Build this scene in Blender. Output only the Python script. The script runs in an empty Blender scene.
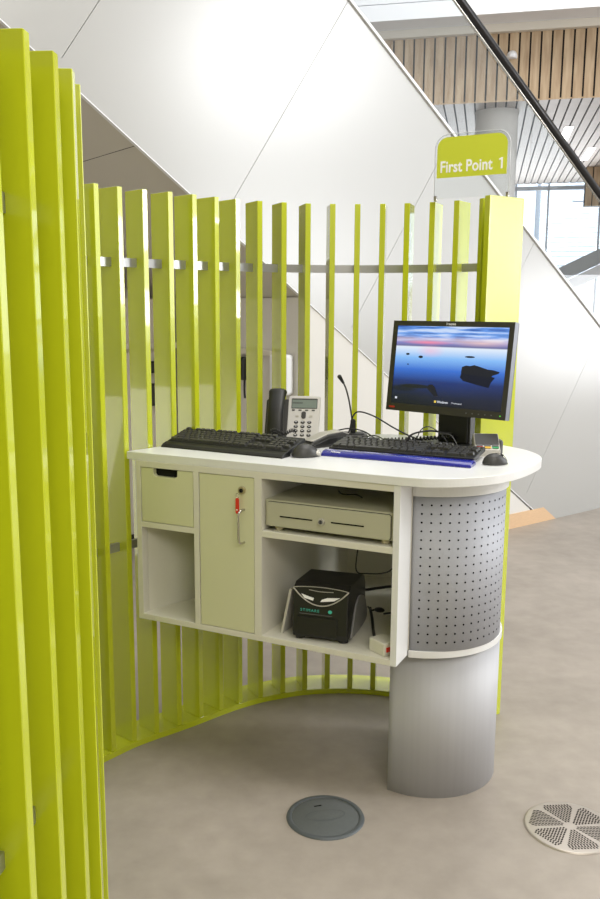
import bpy, bmesh, math, random
from mathutils import Vector, Matrix
random.seed(7)
C = bpy.context.scene.collection
PI = math.pi
V = Vector

# ------------------------------------------------------------------ materials
def lin(c):
    return tuple(((x/255)/12.92 if x/255 <= .04045 else ((x/255+.055)/1.055)**2.4) for x in c)
MATS = {}
def mat(name, rgb, rough=.5, metal=0.0, spec=.5, coat=0.0, coat_rough=.05, noise=0.0, nscale=20.0, bump=0.0, bscale=200.0, emis=None, estr=0.0, trans=0.0, stretch=None):
    m = bpy.data.materials.new(name); m.use_nodes = True
    nt = m.node_tree; b = nt.nodes['Principled BSDF']
    col = (*lin(rgb), 1)
    b.inputs['Base Color'].default_value = col
    b.inputs['Roughness'].default_value = rough
    b.inputs['Metallic'].default_value = metal
    b.inputs['Specular IOR Level'].default_value = spec
    b.inputs['Coat Weight'].default_value = coat
    b.inputs['Coat Roughness'].default_value = coat_rough
    b.inputs['Transmission Weight'].default_value = trans
    if emis: b.inputs['Emission Color'].default_value = (*lin(emis), 1); b.inputs['Emission Strength'].default_value = estr
    if noise or bump:
        tc = nt.nodes.new('ShaderNodeTexCoord'); mp = nt.nodes.new('ShaderNodeMapping')
        nt.links.new(tc.outputs['Object'], mp.inputs['Vector'])
        if stretch: mp.inputs['Scale'].default_value = stretch
    if noise:
        n = nt.nodes.new('ShaderNodeTexNoise'); n.inputs['Scale'].default_value = nscale; n.inputs['Detail'].default_value = 6
        nt.links.new(mp.outputs[0], n.inputs['Vector'])
        r = nt.nodes.new('ShaderNodeMapRange'); r.inputs['From Min'].default_value = .3; r.inputs['From Max'].default_value = .7
        r.inputs['To Min'].default_value = 1-noise; r.inputs['To Max'].default_value = 1+noise
        nt.links.new(n.outputs['Fac'], r.inputs['Value'])
        mx = nt.nodes.new('ShaderNodeVectorMath'); mx.operation = 'SCALE'; mx.inputs[0].default_value = col[:3]
        nt.links.new(r.outputs[0], mx.inputs['Scale']); nt.links.new(mx.outputs[0], b.inputs['Base Color'])
    if bump:
        n2 = nt.nodes.new('ShaderNodeTexNoise'); n2.inputs['Scale'].default_value = bscale; n2.inputs['Detail'].default_value = 3
        nt.links.new(mp.outputs[0], n2.inputs['Vector'])
        bp = nt.nodes.new('ShaderNodeBump'); bp.inputs['Strength'].default_value = bump; bp.inputs['Distance'].default_value = .002
        nt.links.new(n2.outputs['Fac'], bp.inputs['Height']); nt.links.new(bp.outputs[0], b.inputs['Normal'])
    MATS[name] = m
    return m

LIME = mat('lime_lacquer', (190,198,30), .25, coat=1.0, coat_rough=.04, noise=.02, nscale=3)
PANELM = mat('lime_panel_lacquer', (190,198,30), .25, coat=1.0, coat_rough=.03, bump=.35, bscale=9)
LIME2 = mat('lime_print', (206,214,60), .4)
WHITE = mat('white_laminate', (220,217,202), .35, noise=.012, nscale=40, stretch=(1,8,8))
DOORM = mat('cream_laminate', (212,212,174), .3)
TOPM = mat('white_worktop', (228,228,225), .3, noise=.01, nscale=60, stretch=(1,6,1))
ALU = mat('brushed_aluminium', (184,184,186), .6, metal=.22, noise=.03, nscale=60, stretch=(1,1,.02))
ALU2 = mat('satin_silver_sheet', (176,178,184), .6, metal=.2, noise=.03, nscale=220)
BAR = mat('aluminium_bar', (178,178,176), .3, metal=.8)
STEEL = mat('polished_steel', (196,192,182), .22, metal=.95)
BLK = mat('black_plastic', (26,26,24), .42, bump=.05)
BEZ = mat('bezel_plastic', (50,48,43), .4)
SIDEP = mat('bezel_side', (96,100,112), .35)
KEYM = mat('black_key', (60,59,55), .38)
GRYP = mat('dark_grey_plastic', (58,57,54), .42)
MIDG = mat('mid_grey_plastic', (95,95,95), .45)
SIL = mat('silver_plastic', (190,186,176), .35, metal=.35)
PHM = mat('phone_silver', (206,203,198), .38, metal=.2)
BEIGE = mat('beige_metal', (182,180,156), .45, bump=.05)
FOOTM = mat('cream_rubber', (226,216,182), .6)
BRASS = mat('dull_brass', (176,164,128), .35, metal=.6)
GRYS = mat('light_grey_plastic', (128,127,124), .4)
VSLOT = mat('vent_shadow_gap', (62,57,52), .9, spec=.1)
HOLE = mat('dark_hole', (10,10,10), .9, spec=.1)
SLOT = mat('dark_gap', (42,42,38), .9, spec=.1)
REDP = mat('red_plastic', (214,52,28), .35)
TEAL = mat('teal_print', (70,190,170), .5)
WPR = mat('white_print', (250,250,250), .5)
REDPR = mat('red_print', (190,50,34), .5)
BLUEG = mat('blue_gel', (18,22,150), .12, coat=1.0, coat_rough=.03, trans=.15)
LCD = mat('lcd_glass', (118,130,122), .2, coat=.6)
GREENP = mat('green_key', (40,150,90), .45)
YELP = mat('yellow_key', (225,180,50), .45)
RKEY = mat('red_key', (205,60,50), .45)
WALLM = mat('white_panel', (166,165,161), .28, spec=1.0)
SOFM = mat('soffit_paint', (206,202,192), .7)
INFM = mat('infill_panel', (214,211,205), .6)
PARTM = mat('cupboard_front', (220,214,204), .6)
SKIRT = mat('oak_skirting', (212,178,140), .5, noise=.06, nscale=30, stretch=(1,1,12))
CONC = mat('pale_concrete', (206,203,198), .8, noise=.04, nscale=6)
PLAS = mat('white_plaster', (236,237,240), .8)
PLASW = mat('warm_plaster', (214,208,196), .8)
MULL = mat('grey_mullion', (176,182,190), .5)
RAILB = mat('dark_handrail', (48,46,46), .28, metal=.7)
DKB = mat('dark_backing', (36,34,32), .9)
GRYC = mat('grey_cover', (90,94,93), .5, noise=.05, nscale=90, bump=.1)
GRYR = mat('grey_cover_ring', (78,83,84), .45)
PALEB = mat('pale_brick', (196,208,222), .8)
BALU = mat('grey_balustrade', (172,176,178), .5)
CARD = mat('pale_card', (196,192,182), .6)

def wood():
    m = bpy.data.materials.new('timber_board'); m.use_nodes = True; nt = m.node_tree; b = nt.nodes['Principled BSDF']
    b.inputs['Roughness'].default_value = .55
    tc = nt.nodes.new('ShaderNodeTexCoord'); mp = nt.nodes.new('ShaderNodeMapping'); mp.inputs['Scale'].default_value = (7, 7, .9)
    n = nt.nodes.new('ShaderNodeTexNoise'); n.inputs['Scale'].default_value = 2.5; n.inputs['Detail'].default_value = 8
    cr = nt.nodes.new('ShaderNodeValToRGB')
    cr.color_ramp.elements[0].position = .3; cr.color_ramp.elements[0].color = (*lin((160,134,104)), 1)
    cr.color_ramp.elements[1].position = .72; cr.color_ramp.elements[1].color = (*lin((196,174,144)), 1)
    nt.links.new(tc.outputs['Object'], mp.inputs[0]); nt.links.new(mp.outputs[0], n.inputs[0]); nt.links.new(n.outputs['Fac'], cr.inputs[0]); nt.links.new(cr.outputs[0], b.inputs['Base Color'])
    return m
WOOD = wood()
SOFW = mat('soffit_board', (172,163,156), .6, noise=.05, nscale=6)

def floor_mat():
    m = bpy.data.materials.new('resin_floor'); m.use_nodes = True; nt = m.node_tree; b = nt.nodes['Principled BSDF']
    tc = nt.nodes.new('ShaderNodeTexCoord')
    n1 = nt.nodes.new('ShaderNodeTexNoise'); n1.inputs['Scale'].default_value = 1.6; n1.inputs['Detail'].default_value = 9; n1.inputs['Roughness'].default_value = .62
    n2 = nt.nodes.new('ShaderNodeTexNoise'); n2.inputs['Scale'].default_value = 14; n2.inputs['Detail'].default_value = 8
    nt.links.new(tc.outputs['Object'], n1.inputs[0]); nt.links.new(tc.outputs['Object'], n2.inputs[0])
    ad = nt.nodes.new('ShaderNodeMath'); ad.operation = 'MULTIPLY_ADD'; ad.inputs[1].default_value = .35; nt.links.new(n2.outputs['Fac'], ad.inputs[0]); nt.links.new(n1.outputs['Fac'], ad.inputs[2])
    cr = nt.nodes.new('ShaderNodeValToRGB')
    cr.color_ramp.elements[0].position = .48; cr.color_ramp.elements[0].color = (*lin((147,138,127)), 1)
    cr.color_ramp.elements[1].position = .86; cr.color_ramp.elements[1].color = (*lin((172,162,151)), 1)
    nt.links.new(ad.outputs[0], cr.inputs[0]); nt.links.new(cr.outputs[0], b.inputs['Base Color'])
    b.inputs['Roughness'].default_value = .48; b.inputs['Specular IOR Level'].default_value = .4
    return m
FLOORM = floor_mat()

def screen_mat():
    """a wallpaper of dusk over still water, computed from UV"""
    m = bpy.data.materials.new('screen_picture'); m.use_nodes = True; nt = m.node_tree; b = nt.nodes['Principled BSDF']
    b.inputs['Base Color'].default_value = (.01,.01,.01,1); b.inputs['Roughness'].default_value = .25
    uv = nt.nodes.new('ShaderNodeUVMap'); sep = nt.nodes.new('ShaderNodeSeparateXYZ'); nt.links.new(uv.outputs[0], sep.inputs[0])
    def ramp(stops):
        r = nt.nodes.new('ShaderNodeValToRGB'); e = r.color_ramp.elements
        e[0].position = stops[0][0]; e[0].color = (*lin(stops[0][1]), 1); e[1].position = stops[-1][0]; e[1].color = (*lin(stops[-1][1]), 1)
        for p, c in stops[1:-1]:
            x = e.new(p); x.color = (*lin(c), 1)
        return r
    base = ramp([(0,(8,12,30)),(.12,(16,26,56)),(.3,(20,44,104)),(.45,(48,100,190)),(.6,(120,170,225)),(.735,(205,215,228)),(.75,(96,96,140)),(.79,(120,120,180)),(.84,(226,200,200)),(.9,(150,185,230)),(1,(60,120,205))])
    nt.links.new(sep.outputs['Y'], base.inputs[0])
    mp = nt.nodes.new('ShaderNodeMapping'); mp.inputs['Scale'].default_value = (1.2, 9, 1); mp.inputs['Rotation'].default_value = (0,0,-.06)
    nt.links.new(uv.outputs[0], mp.inputs[0])
    n = nt.nodes.new('ShaderNodeTexNoise'); n.inputs['Scale'].default_value = 2.3; n.inputs['Detail'].default_value = 5; nt.links.new(mp.outputs[0], n.inputs[0])
    cl = ramp([(.38,(30,70,150)),(.5,(90,140,215)),(.62,(190,204,228))]); nt.links.new(n.outputs['Fac'], cl.inputs[0])
    msk = nt.nodes.new('ShaderNodeMapRange'); msk.inputs['From Min'].default_value = .78; msk.inputs['From Max'].default_value = .88; nt.links.new(sep.outputs['Y'], msk.inputs[0])
    mul = nt.nodes.new('ShaderNodeMath'); mul.operation = 'MULTIPLY'; mul.inputs[1].default_value = .85; nt.links.new(msk.outputs[0], mul.inputs[0])
    mx = nt.nodes.new('ShaderNodeMix'); mx.data_type = 'RGBA'
    nt.links.new(mul.outputs[0], mx.inputs['Factor']); nt.links.new(base.outputs[0], mx.inputs['A']); nt.links.new(cl.outputs[0], mx.inputs['B'])
    # pink sunset glow over the horizon and on the water
    def blob(cx, cy, rx, ry):
        v = nt.nodes.new('ShaderNodeVectorMath'); v.operation = 'SUBTRACT'; v.inputs[1].default_value = (cx, cy, 0); nt.links.new(uv.outputs[0], v.inputs[0])
        s = nt.nodes.new('ShaderNodeVectorMath'); s.operation = 'MULTIPLY'; s.inputs[1].default_value = (1/rx, 1/ry, 0); nt.links.new(v.outputs[0], s.inputs[0])
        l = nt.nodes.new('ShaderNodeVectorMath'); l.operation = 'LENGTH'; nt.links.new(s.outputs[0], l.inputs[0])
        return l.outputs['Value']
    def mixin(prev, fac, c):
        q = nt.nodes.new('ShaderNodeMix'); q.data_type = 'RGBA'; nt.links.new(fac, q.inputs['Factor']); nt.links.new(prev, q.inputs['A']); q.inputs['B'].default_value = (*lin(c), 1); return q.outputs['Result']
    out = mx.outputs['Result']
    for (cx, cy, rx, ry, c, a) in ((.3,.795,.26,.03,(238,120,140),.8), (.33,.69,.14,.09,(236,150,175),.4), (.78,.8,.3,.045,(250,200,160),.45)):
        f = nt.nodes.new('ShaderNodeMapRange'); f.inputs['From Min'].default_value = 1; f.inputs['From Max'].default_value = 0; f.inputs['To Max'].default_value = a
        nt.links.new(blob(cx,cy,rx,ry), f.inputs[0]); out = mixin(out, f.outputs[0], c)
    # darker rim to the left and right low corners, then rocks
    for (cx, cy, rx, ry, c, a, soft) in ((.05,.0,.5,.3,(6,12,30),.75,1.0), (.95,.05,.4,.3,(6,14,40),.6,1.0), (.22,.235,.17,.03,(14,18,26),.9,.3), (.1,.2,.16,.05,(12,18,30),.8,.5)):
        f = nt.nodes.new('ShaderNodeMapRange'); f.inputs['From Min'].default_value = 1; f.inputs['From Max'].default_value = 1-soft; f.inputs['To Max'].default_value = a
        nt.links.new(blob(cx,cy,rx,ry), f.inputs[0]); out = mixin(out, f.outputs[0], c)
    nt.links.new(out, b.inputs['Emission Color']); b.inputs['Emission Strength'].default_value = 1.15
    return m
SCREEN = screen_mat()

def glass_mat(name, tint, refl=1.0, rough=0.0):
    m = bpy.data.materials.new(name); m.use_nodes = True; nt = m.node_tree
    nt.nodes.remove(nt.nodes['Principled BSDF'])
    t = nt.nodes.new('ShaderNodeBsdfTransparent'); t.inputs[0].default_value = (*tint, 1)
    g = nt.nodes.new('ShaderNodeBsdfGlossy'); g.inputs['Roughness'].default_value = rough
    fr = nt.nodes.new('ShaderNodeFresnel'); fr.inputs[0].default_value = 1.5
    mu = nt.nodes.new('ShaderNodeMath'); mu.operation = 'MULTIPLY'; mu.inputs[1].default_value = refl; nt.links.new(fr.outputs[0], mu.inputs[0])
    x = nt.nodes.new('ShaderNodeMixShader'); nt.links.new(mu.outputs[0], x.inputs[0]); nt.links.new(t.outputs[0], x.inputs[1]); nt.links.new(g.outputs[0], x.inputs[2])
    nt.links.new(x.outputs[0], nt.nodes['Material Output'].inputs['Surface'])
    return m
GLASS = glass_mat('balustrade_glass', (.92,.94,.95), .05)
WGLASS = glass_mat('window_glass', (.98,.99,1.0), .3)
ACRYL = glass_mat('clear_acrylic', (.97,.98,.98), .9)
ACEDGE = mat('acrylic_edge', (244,246,246), .6)

def lightmat(name, rgb, s):
    m = bpy.data.materials.new(name); m.use_nodes = True; b = m.node_tree.nodes['Principled BSDF']
    b.inputs['Base Color'].default_value = (.9,.9,.9,1); b.inputs['Emission Color'].default_value = (*lin(rgb), 1); b.inputs['Emission Strength'].default_value = s
    return m
LAMP = lightmat('lamp_diffuser', (255,252,246), 3.0)

# ------------------------------------------------------------------ mesh helpers
class MB:
    def __init__(s): s.bm = bmesh.new(); s.mats = []; s.uv = None
    def mi(s, m):
        if m not in s.mats: s.mats.append(m)
        return s.mats.index(m)
    def poly(s, pts, m, smooth=False):
        f = s.bm.faces.new([s.bm.verts.new(p) for p in pts]); f.material_index = s.mi(m); f.smooth = smooth; return f
    def merge(s, b2, m, M=None, smooth=None):
        k = s.mi(m); mp = {}
        for v in b2.verts: mp[v] = s.bm.verts.new((M @ v.co) if M else v.co)
        for f in b2.faces:
            try: g = s.bm.faces.new([mp[v] for v in f.verts])
            except ValueError: continue
            g.material_index = k; g.smooth = f.smooth if smooth is None else smooth
        b2.free()
    def box(s, x0, x1, y0, y1, z0, z1, m, bev=0.0, seg=2, M=None):
        b = bmesh.new(); bmesh.ops.create_cube(b, size=1)
        for v in b.verts: v.co = V(((x0+x1)/2+v.co.x*(x1-x0), (y0+y1)/2+v.co.y*(y1-y0), (z0+z1)/2+v.co.z*(z1-z0)))
        if bev: bmesh.ops.bevel(b, geom=b.edges[:], offset=bev, segments=seg, profile=.5, affect='EDGES')
        s.merge(b, m, M, smooth=False)
    def prism(s, pts, z0, z1, m, bev=0.0, seg=2, M=None, smooth=False, vbev=False):
        """pts: plan polygon, counter-clockwise; extruded along local z"""
        b = bmesh.new(); lo = [b.verts.new((x, y, z0)) for x, y in pts]; hi = [b.verts.new((x, y, z1)) for x, y in pts]
        n = len(pts)
        b.faces.new(lo[::-1]); b.faces.new(hi)
        for i in range(n):
            f = b.faces.new((lo[i], lo[(i+1) % n], hi[(i+1) % n], hi[i])); f.smooth = smooth
        bmesh.ops.recalc_face_normals(b, faces=b.faces[:])
        if bev:
            es = [e for e in b.edges if abs(e.verts[0].co.z-e.verts[1].co.z) < 1e-6 or vbev]
            bmesh.ops.bevel(b, geom=es, offset=bev, segments=seg, profile=.5, affect='EDGES')
        s.merge(b, m, M)
    def cyl(s, c, r, h, m, axis='z', n=24, r2=None, M=None, bev=0.0):
        b = bmesh.new(); bmesh.ops.create_cone(b, cap_ends=True, segments=n, radius1=r, radius2=r if r2 is None else r2, depth=h)
        if bev: bmesh.ops.bevel(b, geom=[e for e in b.edges if abs(e.verts[0].co.z-e.verts[1].co.z) < 1e-6], offset=bev, segments=2, profile=.5, affect='EDGES')
        R = Matrix.Identity(4)
        if axis == 'x': R = Matrix.Rotation(PI/2, 4, 'Y')
        if axis == 'y': R = Matrix.Rotation(PI/2, 4, 'X')
        for f in b.faces: f.smooth = len(f.verts) == 4
        T = Matrix.Translation(V(c)) @ R
        s.merge(b, m, (M @ T) if M else T)
    def ellipsoid(s, c, rx, ry, rz, m, M=None, cut=None, n=20):
        b = bmesh.new(); bmesh.ops.create_uvsphere(b, u_segments=n*2, v_segments=n, radius=1)
        for v in b.verts:
            v.co = V((c[0]+v.co.x*rx, c[1]+v.co.y*ry, c[2]+v.co.z*rz))
            if cut is not None and v.co.z < cut: v.co.z = cut
        s.merge(b, m, M, smooth=True)
    def tube(s, pts, r, m, n=8, closed=False, smooth_path=True, caps=True, sub=6, radii=None):
        P = [V(p) for p in pts]
        if smooth_path and len(P) > 2: P = catmull(P, sub)
        N = len(P); rings = []
        up = V((0,0,1)); T0 = (P[1]-P[0]).normalized()
        if abs(T0.dot(up)) > .9: up = V((1,0,0))
        nrm = (up - T0*up.dot(T0)).normalized(); k = s.mi(m)
        for i, p in enumerate(P):
            T = (P[min(i+1, N-1)]-P[max(i-1, 0)]).normalized()
            nrm = (nrm - T*nrm.dot(T)).normalized(); bn = T.cross(nrm)
            rr = r if radii is None else radii[0]+(radii[1]-radii[0])*i/(N-1)
            rings.append([s.bm.verts.new(p+(nrm*math.cos(2*PI*j/n)+bn*math.sin(2*PI*j/n))*rr) for j in range(n)])
        for i in range(N-1):
            for j in range(n):
                f = s.bm.faces.new((rings[i][j], rings[i][(j+1) % n], rings[i+1][(j+1) % n], rings[i+1][j])); f.smooth = True; f.material_index = k
        if caps:
            for rg in (rings[0][::-1], rings[-1]):
                f = s.bm.faces.new(rg); f.material_index = k
    def sweep(s, path, o0, o1, z0, z1, m, smooth=True):
        """rectangular section swept along a plan path; o0, o1 = offsets along each point's outward normal"""
        k = s.mi(m); rings = []
        for (p, t, o) in path:
            a = p+o*o0; c = p+o*o1
            rings.append([s.bm.verts.new((a.x, a.y, z0)), s.bm.verts.new((c.x, c.y, z0)), s.bm.verts.new((c.x, c.y, z1)), s.bm.verts.new((a.x, a.y, z1))])
        for i in range(len(rings)-1):
            for j in range(4):
                f = s.bm.faces.new((rings[i][j], rings[i+1][j], rings[i+1][(j+1) % 4], rings[i][(j+1) % 4])); f.material_index = k
        for rg in (rings[0], rings[-1][::-1]):
            f = s.bm.faces.new(rg); f.material_index = k
    def lathe(s, prof, m, c=(0,0), n=48, M=None):
        k = s.mi(m); rings = []
        for r, z in prof:
            rings.append([s.bm.verts.new(V((c[0]+r*math.cos(2*PI*j/n), c[1]+r*math.sin(2*PI*j/n), z))) for j in range(n)])
        for i in range(len(rings)-1):
            for j in range(n):
                f = s.bm.faces.new((rings[i][j], rings[i][(j+1) % n], rings[i+1][(j+1) % n], rings[i+1][j])); f.material_index = k; f.smooth = True
    def text(s, body, size, M, m, depth=.0004, bold=0.0, spacing=1.0, align='LEFT', squash=1.0):
        cu = bpy.data.curves.new('txt', 'FONT'); cu.body = body; cu.size = size; cu.extrude = depth/2; cu.offset = bold; cu.space_character = spacing; cu.align_x = align
        ob = bpy.data.objects.new('txt', cu); C.objects.link(ob); bpy.context.view_layer.update()
        me = bpy.data.meshes.new_from_object(ob.evaluated_get(bpy.context.evaluated_depsgraph_get()))
        b = bmesh.new(); b.from_mesh(me); bmesh.ops.scale(b, vec=(squash,1,1), verts=b.verts[:]); s.merge(b, m, M, smooth=False)
        bpy.data.objects.remove(ob); bpy.data.curves.remove(cu); bpy.data.meshes.remove(me)
    def build(s, name, parent=None, label=None, normals=True):
        if normals: bmesh.ops.recalc_face_normals(s.bm, faces=s.bm.faces[:])
        me = bpy.data.meshes.new(name); s.bm.to_mesh(me); s.bm.free()
        for m in s.mats: me.materials.append(m)
        o = bpy.data.objects.new(name, me); C.objects.link(o)
        if parent: o.parent = parent
        if label: o['label'] = label
        return o

def catmull(P, sub=6):
    out = []
    for i in range(len(P)-1):
        p0 = P[max(i-1,0)]; p1 = P[i]; p2 = P[i+1]; p3 = P[min(i+2, len(P)-1)]
        for k in range(sub):
            t = k/sub
            out.append(.5*((2*p1)+(-p0+p2)*t+(2*p0-5*p1+4*p2-p3)*t*t+(-p0+3*p1-3*p2+p3)*t**3))
    out.append(P[-1]); return out

def thing(name, label, cat, loc=(0,0,0), rz=0.0, group=None):
    o = bpy.data.objects.new(name, None); C.objects.link(o); o.empty_display_size = .05
    o.location = loc; o.rotation_euler = (0,0,rz); o['label'] = label; o['category'] = cat
    if group: o['group'] = group
    return o
def tag(o, label, cat, group=None, kind=None):
    o['label'] = label; o['category'] = cat
    if group: o['group'] = group
    if kind: o['kind'] = kind
    return o
def struct(o):
    o['kind'] = 'structure'; return o
def arc(cx, cy, r, a0, a1, n):
    return [(cx+r*math.cos(math.radians(a0+(a1-a0)*i/n)), cy+r*math.sin(math.radians(a0+(a1-a0)*i/n))) for i in range(n+1)]
def rrect(x0, x1, y0, y1, r, n=5):
    return arc(x1-r,y0+r,r,-90,0,n)+arc(x1-r,y1-r,r,0,90,n)+arc(x0+r,y1-r,r,90,180,n)+arc(x0+r,y0+r,r,180,270,n)

# ------------------------------------------------------------------ camera
cam_d = bpy.data.cameras.new('camera'); cam = bpy.data.objects.new('camera', cam_d); C.objects.link(cam)
F, PIT, ROL, CX, CY, ZC = 874.646, .171145, .003267, 285.46, 459.98, 1.44164
fw = V((0, math.cos(PIT), -math.sin(PIT))); up0 = V((0, math.sin(PIT), math.cos(PIT))); rt0 = V((1,0,0))
rt = rt0*math.cos(ROL)+up0*math.sin(ROL); upv = -rt0*math.sin(ROL)+up0*math.cos(ROL)
M = Matrix((( rt.x, upv.x, -fw.x, 0), (rt.y, upv.y, -fw.y, 0), (rt.z, upv.z, -fw.z, ZC), (0,0,0,1)))
cam.matrix_world = M
cam_d.sensor_fit = 'VERTICAL'; cam_d.sensor_height = 36; cam_d.lens = F*36/899
cam_d.shift_x = (300-CX)/899; cam_d.shift_y = (CY-449.5)/899
cam_d.clip_start = .05; cam_d.clip_end = 200
bpy.context.scene.camera = cam

# ------------------------------------------------------------------ the slatted screen
near = [(-.640,.500),(-.583,.585),(-.528,.668),(-.478,.752),(-.435,.838),(-.400,.926),(-.372,1.016),(-.352,1.11),(-.341,1.223),(-.3285,1.323),(-.3257,1.417),(-.337,1.512),(-.365,1.607),(-.405,1.697),(-.455,1.782),(-.512,1.863),(-.568,1.944),(-.618,2.030),(-.656,2.122),(-.680,2.218),(-.689,2.316),(-.682,2.412),(-.655,2.502),(-.612,2.576)]
far = [(-.5543, 2.6459), (-.4981, 2.7117), (-.4325, 2.7699), (-.3616, 2.8267), (-.2924, 2.8868), (-.2263, 2.9474), (-.1609, 3.0017), (-.0885, 3.0496), (-.0068, 3.0879), (.0758, 3.1175), (.1612, 3.1303), (.2474, 3.1322), (.3330, 3.1210), (.4144, 3.1016), (.4952, 3.0689), (.5686, 3.0228), (.6380, 2.9648)]
END_IN, END_OUT = V((.640,2.884,0)), V((.7735,2.9735,0))
pathpts = [V((x,y,0)) for x,y in near+far+[(END_IN.x, END_IN.y)]]
def frames(P):
    out = []
    for i, p in enumerate(P):
        t = (P[min(i+1,len(P)-1)]-P[max(i-1,0)]).normalized(); out.append((p, t, V((-t.y, t.x, 0))))
    return out
SP = (frames(pathpts))
# smooth tangent field for the slats
screen = thing('slatted_screen', 'tall curved screen of glossy lime green vertical slats wrapping round the desk', 'screen', (0,0,0))
slabs = SP[:-1]
for i, (p, t, o) in enumerate(slabs):
    ang = math.atan2(o.y, o.x)+(math.radians(5) if len(near) <= i <= len(near)+6 else 0)
    mb = MB(); Mx = Matrix.Translation((p.x, p.y, 0)) @ Matrix.Rotation(ang, 4, 'Z')
    mb.box(0, .091, -.0098, .0098, .0202, 1.8, LIME, bev=.0012, seg=1)
    s = mb.build('slat', screen); s.matrix_local = Mx
d = (END_OUT-END_IN); ang = math.atan2(d.y, d.x)
mb = MB(); mb.box(0, d.length, -.011, .011, .0, 1.8, PANELM, bev=.0015, seg=2)
s = mb.build('end_panel', screen, 'wide lime green end panel with white reflections'); s.matrix_local = Matrix.Translation((END_IN.x, END_IN.y, 0)) @ Matrix.Rotation(ang, 4, 'Z')
for z in (1.560, .5):
    mb = MB(); mb.cyl((d.length*.64, -.0125, z), .0070, .003, STEEL, axis='y', n=16); b_ = mb.build('bolt', screen); b_.matrix_local = s.matrix_local.copy()
fine = frames(catmull(pathpts, 5))
mb = MB(); mb.sweep(fine[:-4], -.004, .124, .0, .02, LIME); mb.build('base_rail', screen)
for z in (1.581, .684):
    mb = MB(); mb.sweep(fine[:-3], .036, .048, z-.0135, z+.0135, BAR); mb.build('tie_bar', screen, 'aluminium tie bar')

# the sign on top of the screen
A = V((.5000, 3.0574, 0)); B = V((.7071, 2.9459, 0)); dv = (B-A).normalized(); sa = math.atan2(dv.y, dv.x)
sign = thing('sign', 'clear acrylic arch sign reading First Point 1 on top of the green slats', 'sign', (A.x, A.y, 1.8), sa)
W_, Z1, Z2 = .2500, .008, .2135
prof = [(-.002,Z1),(W_,Z1)]+arc(W_-.045,Z2-.045,.045,0,90,8)+arc(.043,Z2-.045,.045,90,180,8)
Ms = Matrix.Rotation(PI/2, 4, 'X')   # plan polygon stands up: local y -> z
mb = MB(); mb.prism(prof, -.0025, .0025, ACRYL, M=Ms)
for a, b2 in zip(prof[1:]+prof[:1], prof[2:]+prof[:2]): pass
sh = mb.build('acrylic_sheet', sign)
mb = MB(); mb.tube([(-.002,0,Z1)]+[(x,0,z) for x,z in (arc(.043,Z2-.045,.045,180,90,8)+arc(W_-.045,Z2-.045,.045,90,0,8))]+[(W_,0,Z1)], .0010, ACEDGE, n=6, smooth_path=False); mb.build('sheet_edge', sign)
gp = [(.006,.074),(.241,.074)]+arc(.241-.034,.203-.034,.034,0,90,8)+arc(.006+.034,.203-.034,.034,90,180,8)
mb = MB(); mb.prism(gp, .0027, .0035, LIME2, M=Ms); mb.build('green_band', sign, 'lime green band across the acrylic')
mb = MB(); mb.text('First Point', .0515, Matrix.Translation((.0165,-.0039,.0915)) @ Ms, WPR, bold=.0011, squash=.80, spacing=1.02)
mb.prism([(.2215,.0915),(.2275,.0915),(.2275,.1265),(.2225,.1265),(.2145,.1215),(.2155,.1175),(.2215,.1205)], .0037,.0041, WPR, M=Ms); mb.build('lettering', sign, 'white lettering First Point 1')
for x, zz in ((0.003, 0), (.246, 0)):
    mb = MB(); mb.cyl((x,0,.007), .0055, .014, STEEL, n=16, bev=.001); mb.box(x-.005,x+.005,-.0055,.0055,.008,.017,STEEL,bev=.001); mb.build('clip', sign, 'small metal clip')

# ------------------------------------------------------------------ desk frame
C0 = (-.4664, 2.6743); TH = math.radians(-26.516); AC = (.773, -.013); ZW = 1.0025; ZT = .9777; ZB = .4647
def desk_thing(name, label, cat, s, d, z, rz=0.0, group=None):
    u = V((math.cos(TH), math.sin(TH), 0)); b = V((-u.y, u.x, 0))
    p = V((C0[0], C0[1], 0))+u*s+b*d
    return thing(name, label, cat, (p.x, p.y, z), TH+rz, group)
def arc_pt(s, r):  # d on the arc of radius r at abscissa s
    return AC[1]+math.sqrt(max(r*r-(s-AC[0])**2, 0))
def arc_back(s0, s1, r, n=14):
    return [(s0+(s1-s0)*i/n, arc_pt(s0+(s1-s0)*i/n, r)) for i in range(n+1)]

# worktop
wt = desk_thing('worktop', 'white rounded worktop running the length of the reception desk', 'worktop', 0, 0, 0)
front = [(-.034,.004),(.3,.002),(.62,.000),(.78,-.006),(.90,-.003),(.955,.012),(1.01,.046),(1.058,.092),(1.097,.152),(1.128,.24),(1.145,.345),(1.149,.44),(1.128,.527),(1.075,.607),(1.02,.651),(.97,.682)]
fp = [front[0], front[1], front[2]] + [(p.x, p.y) for p in catmull([V((*q,0)) for q in front[2:]], 6)][1:]
ra = .782
back = [(s, arc_pt(s, ra)) for s in [.9,.82,.74,.66,.58,.5,.42,.35,.28,.22,.16,.11,.07,.04,.02,.005]]
back = [q for q in back if q[1] < .78]
mb = MB(); mb.prism(fp+back, ZT+.0003, ZW, TOPM, bev=.0012, seg=1); mb.build('top_board', wt)

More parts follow.
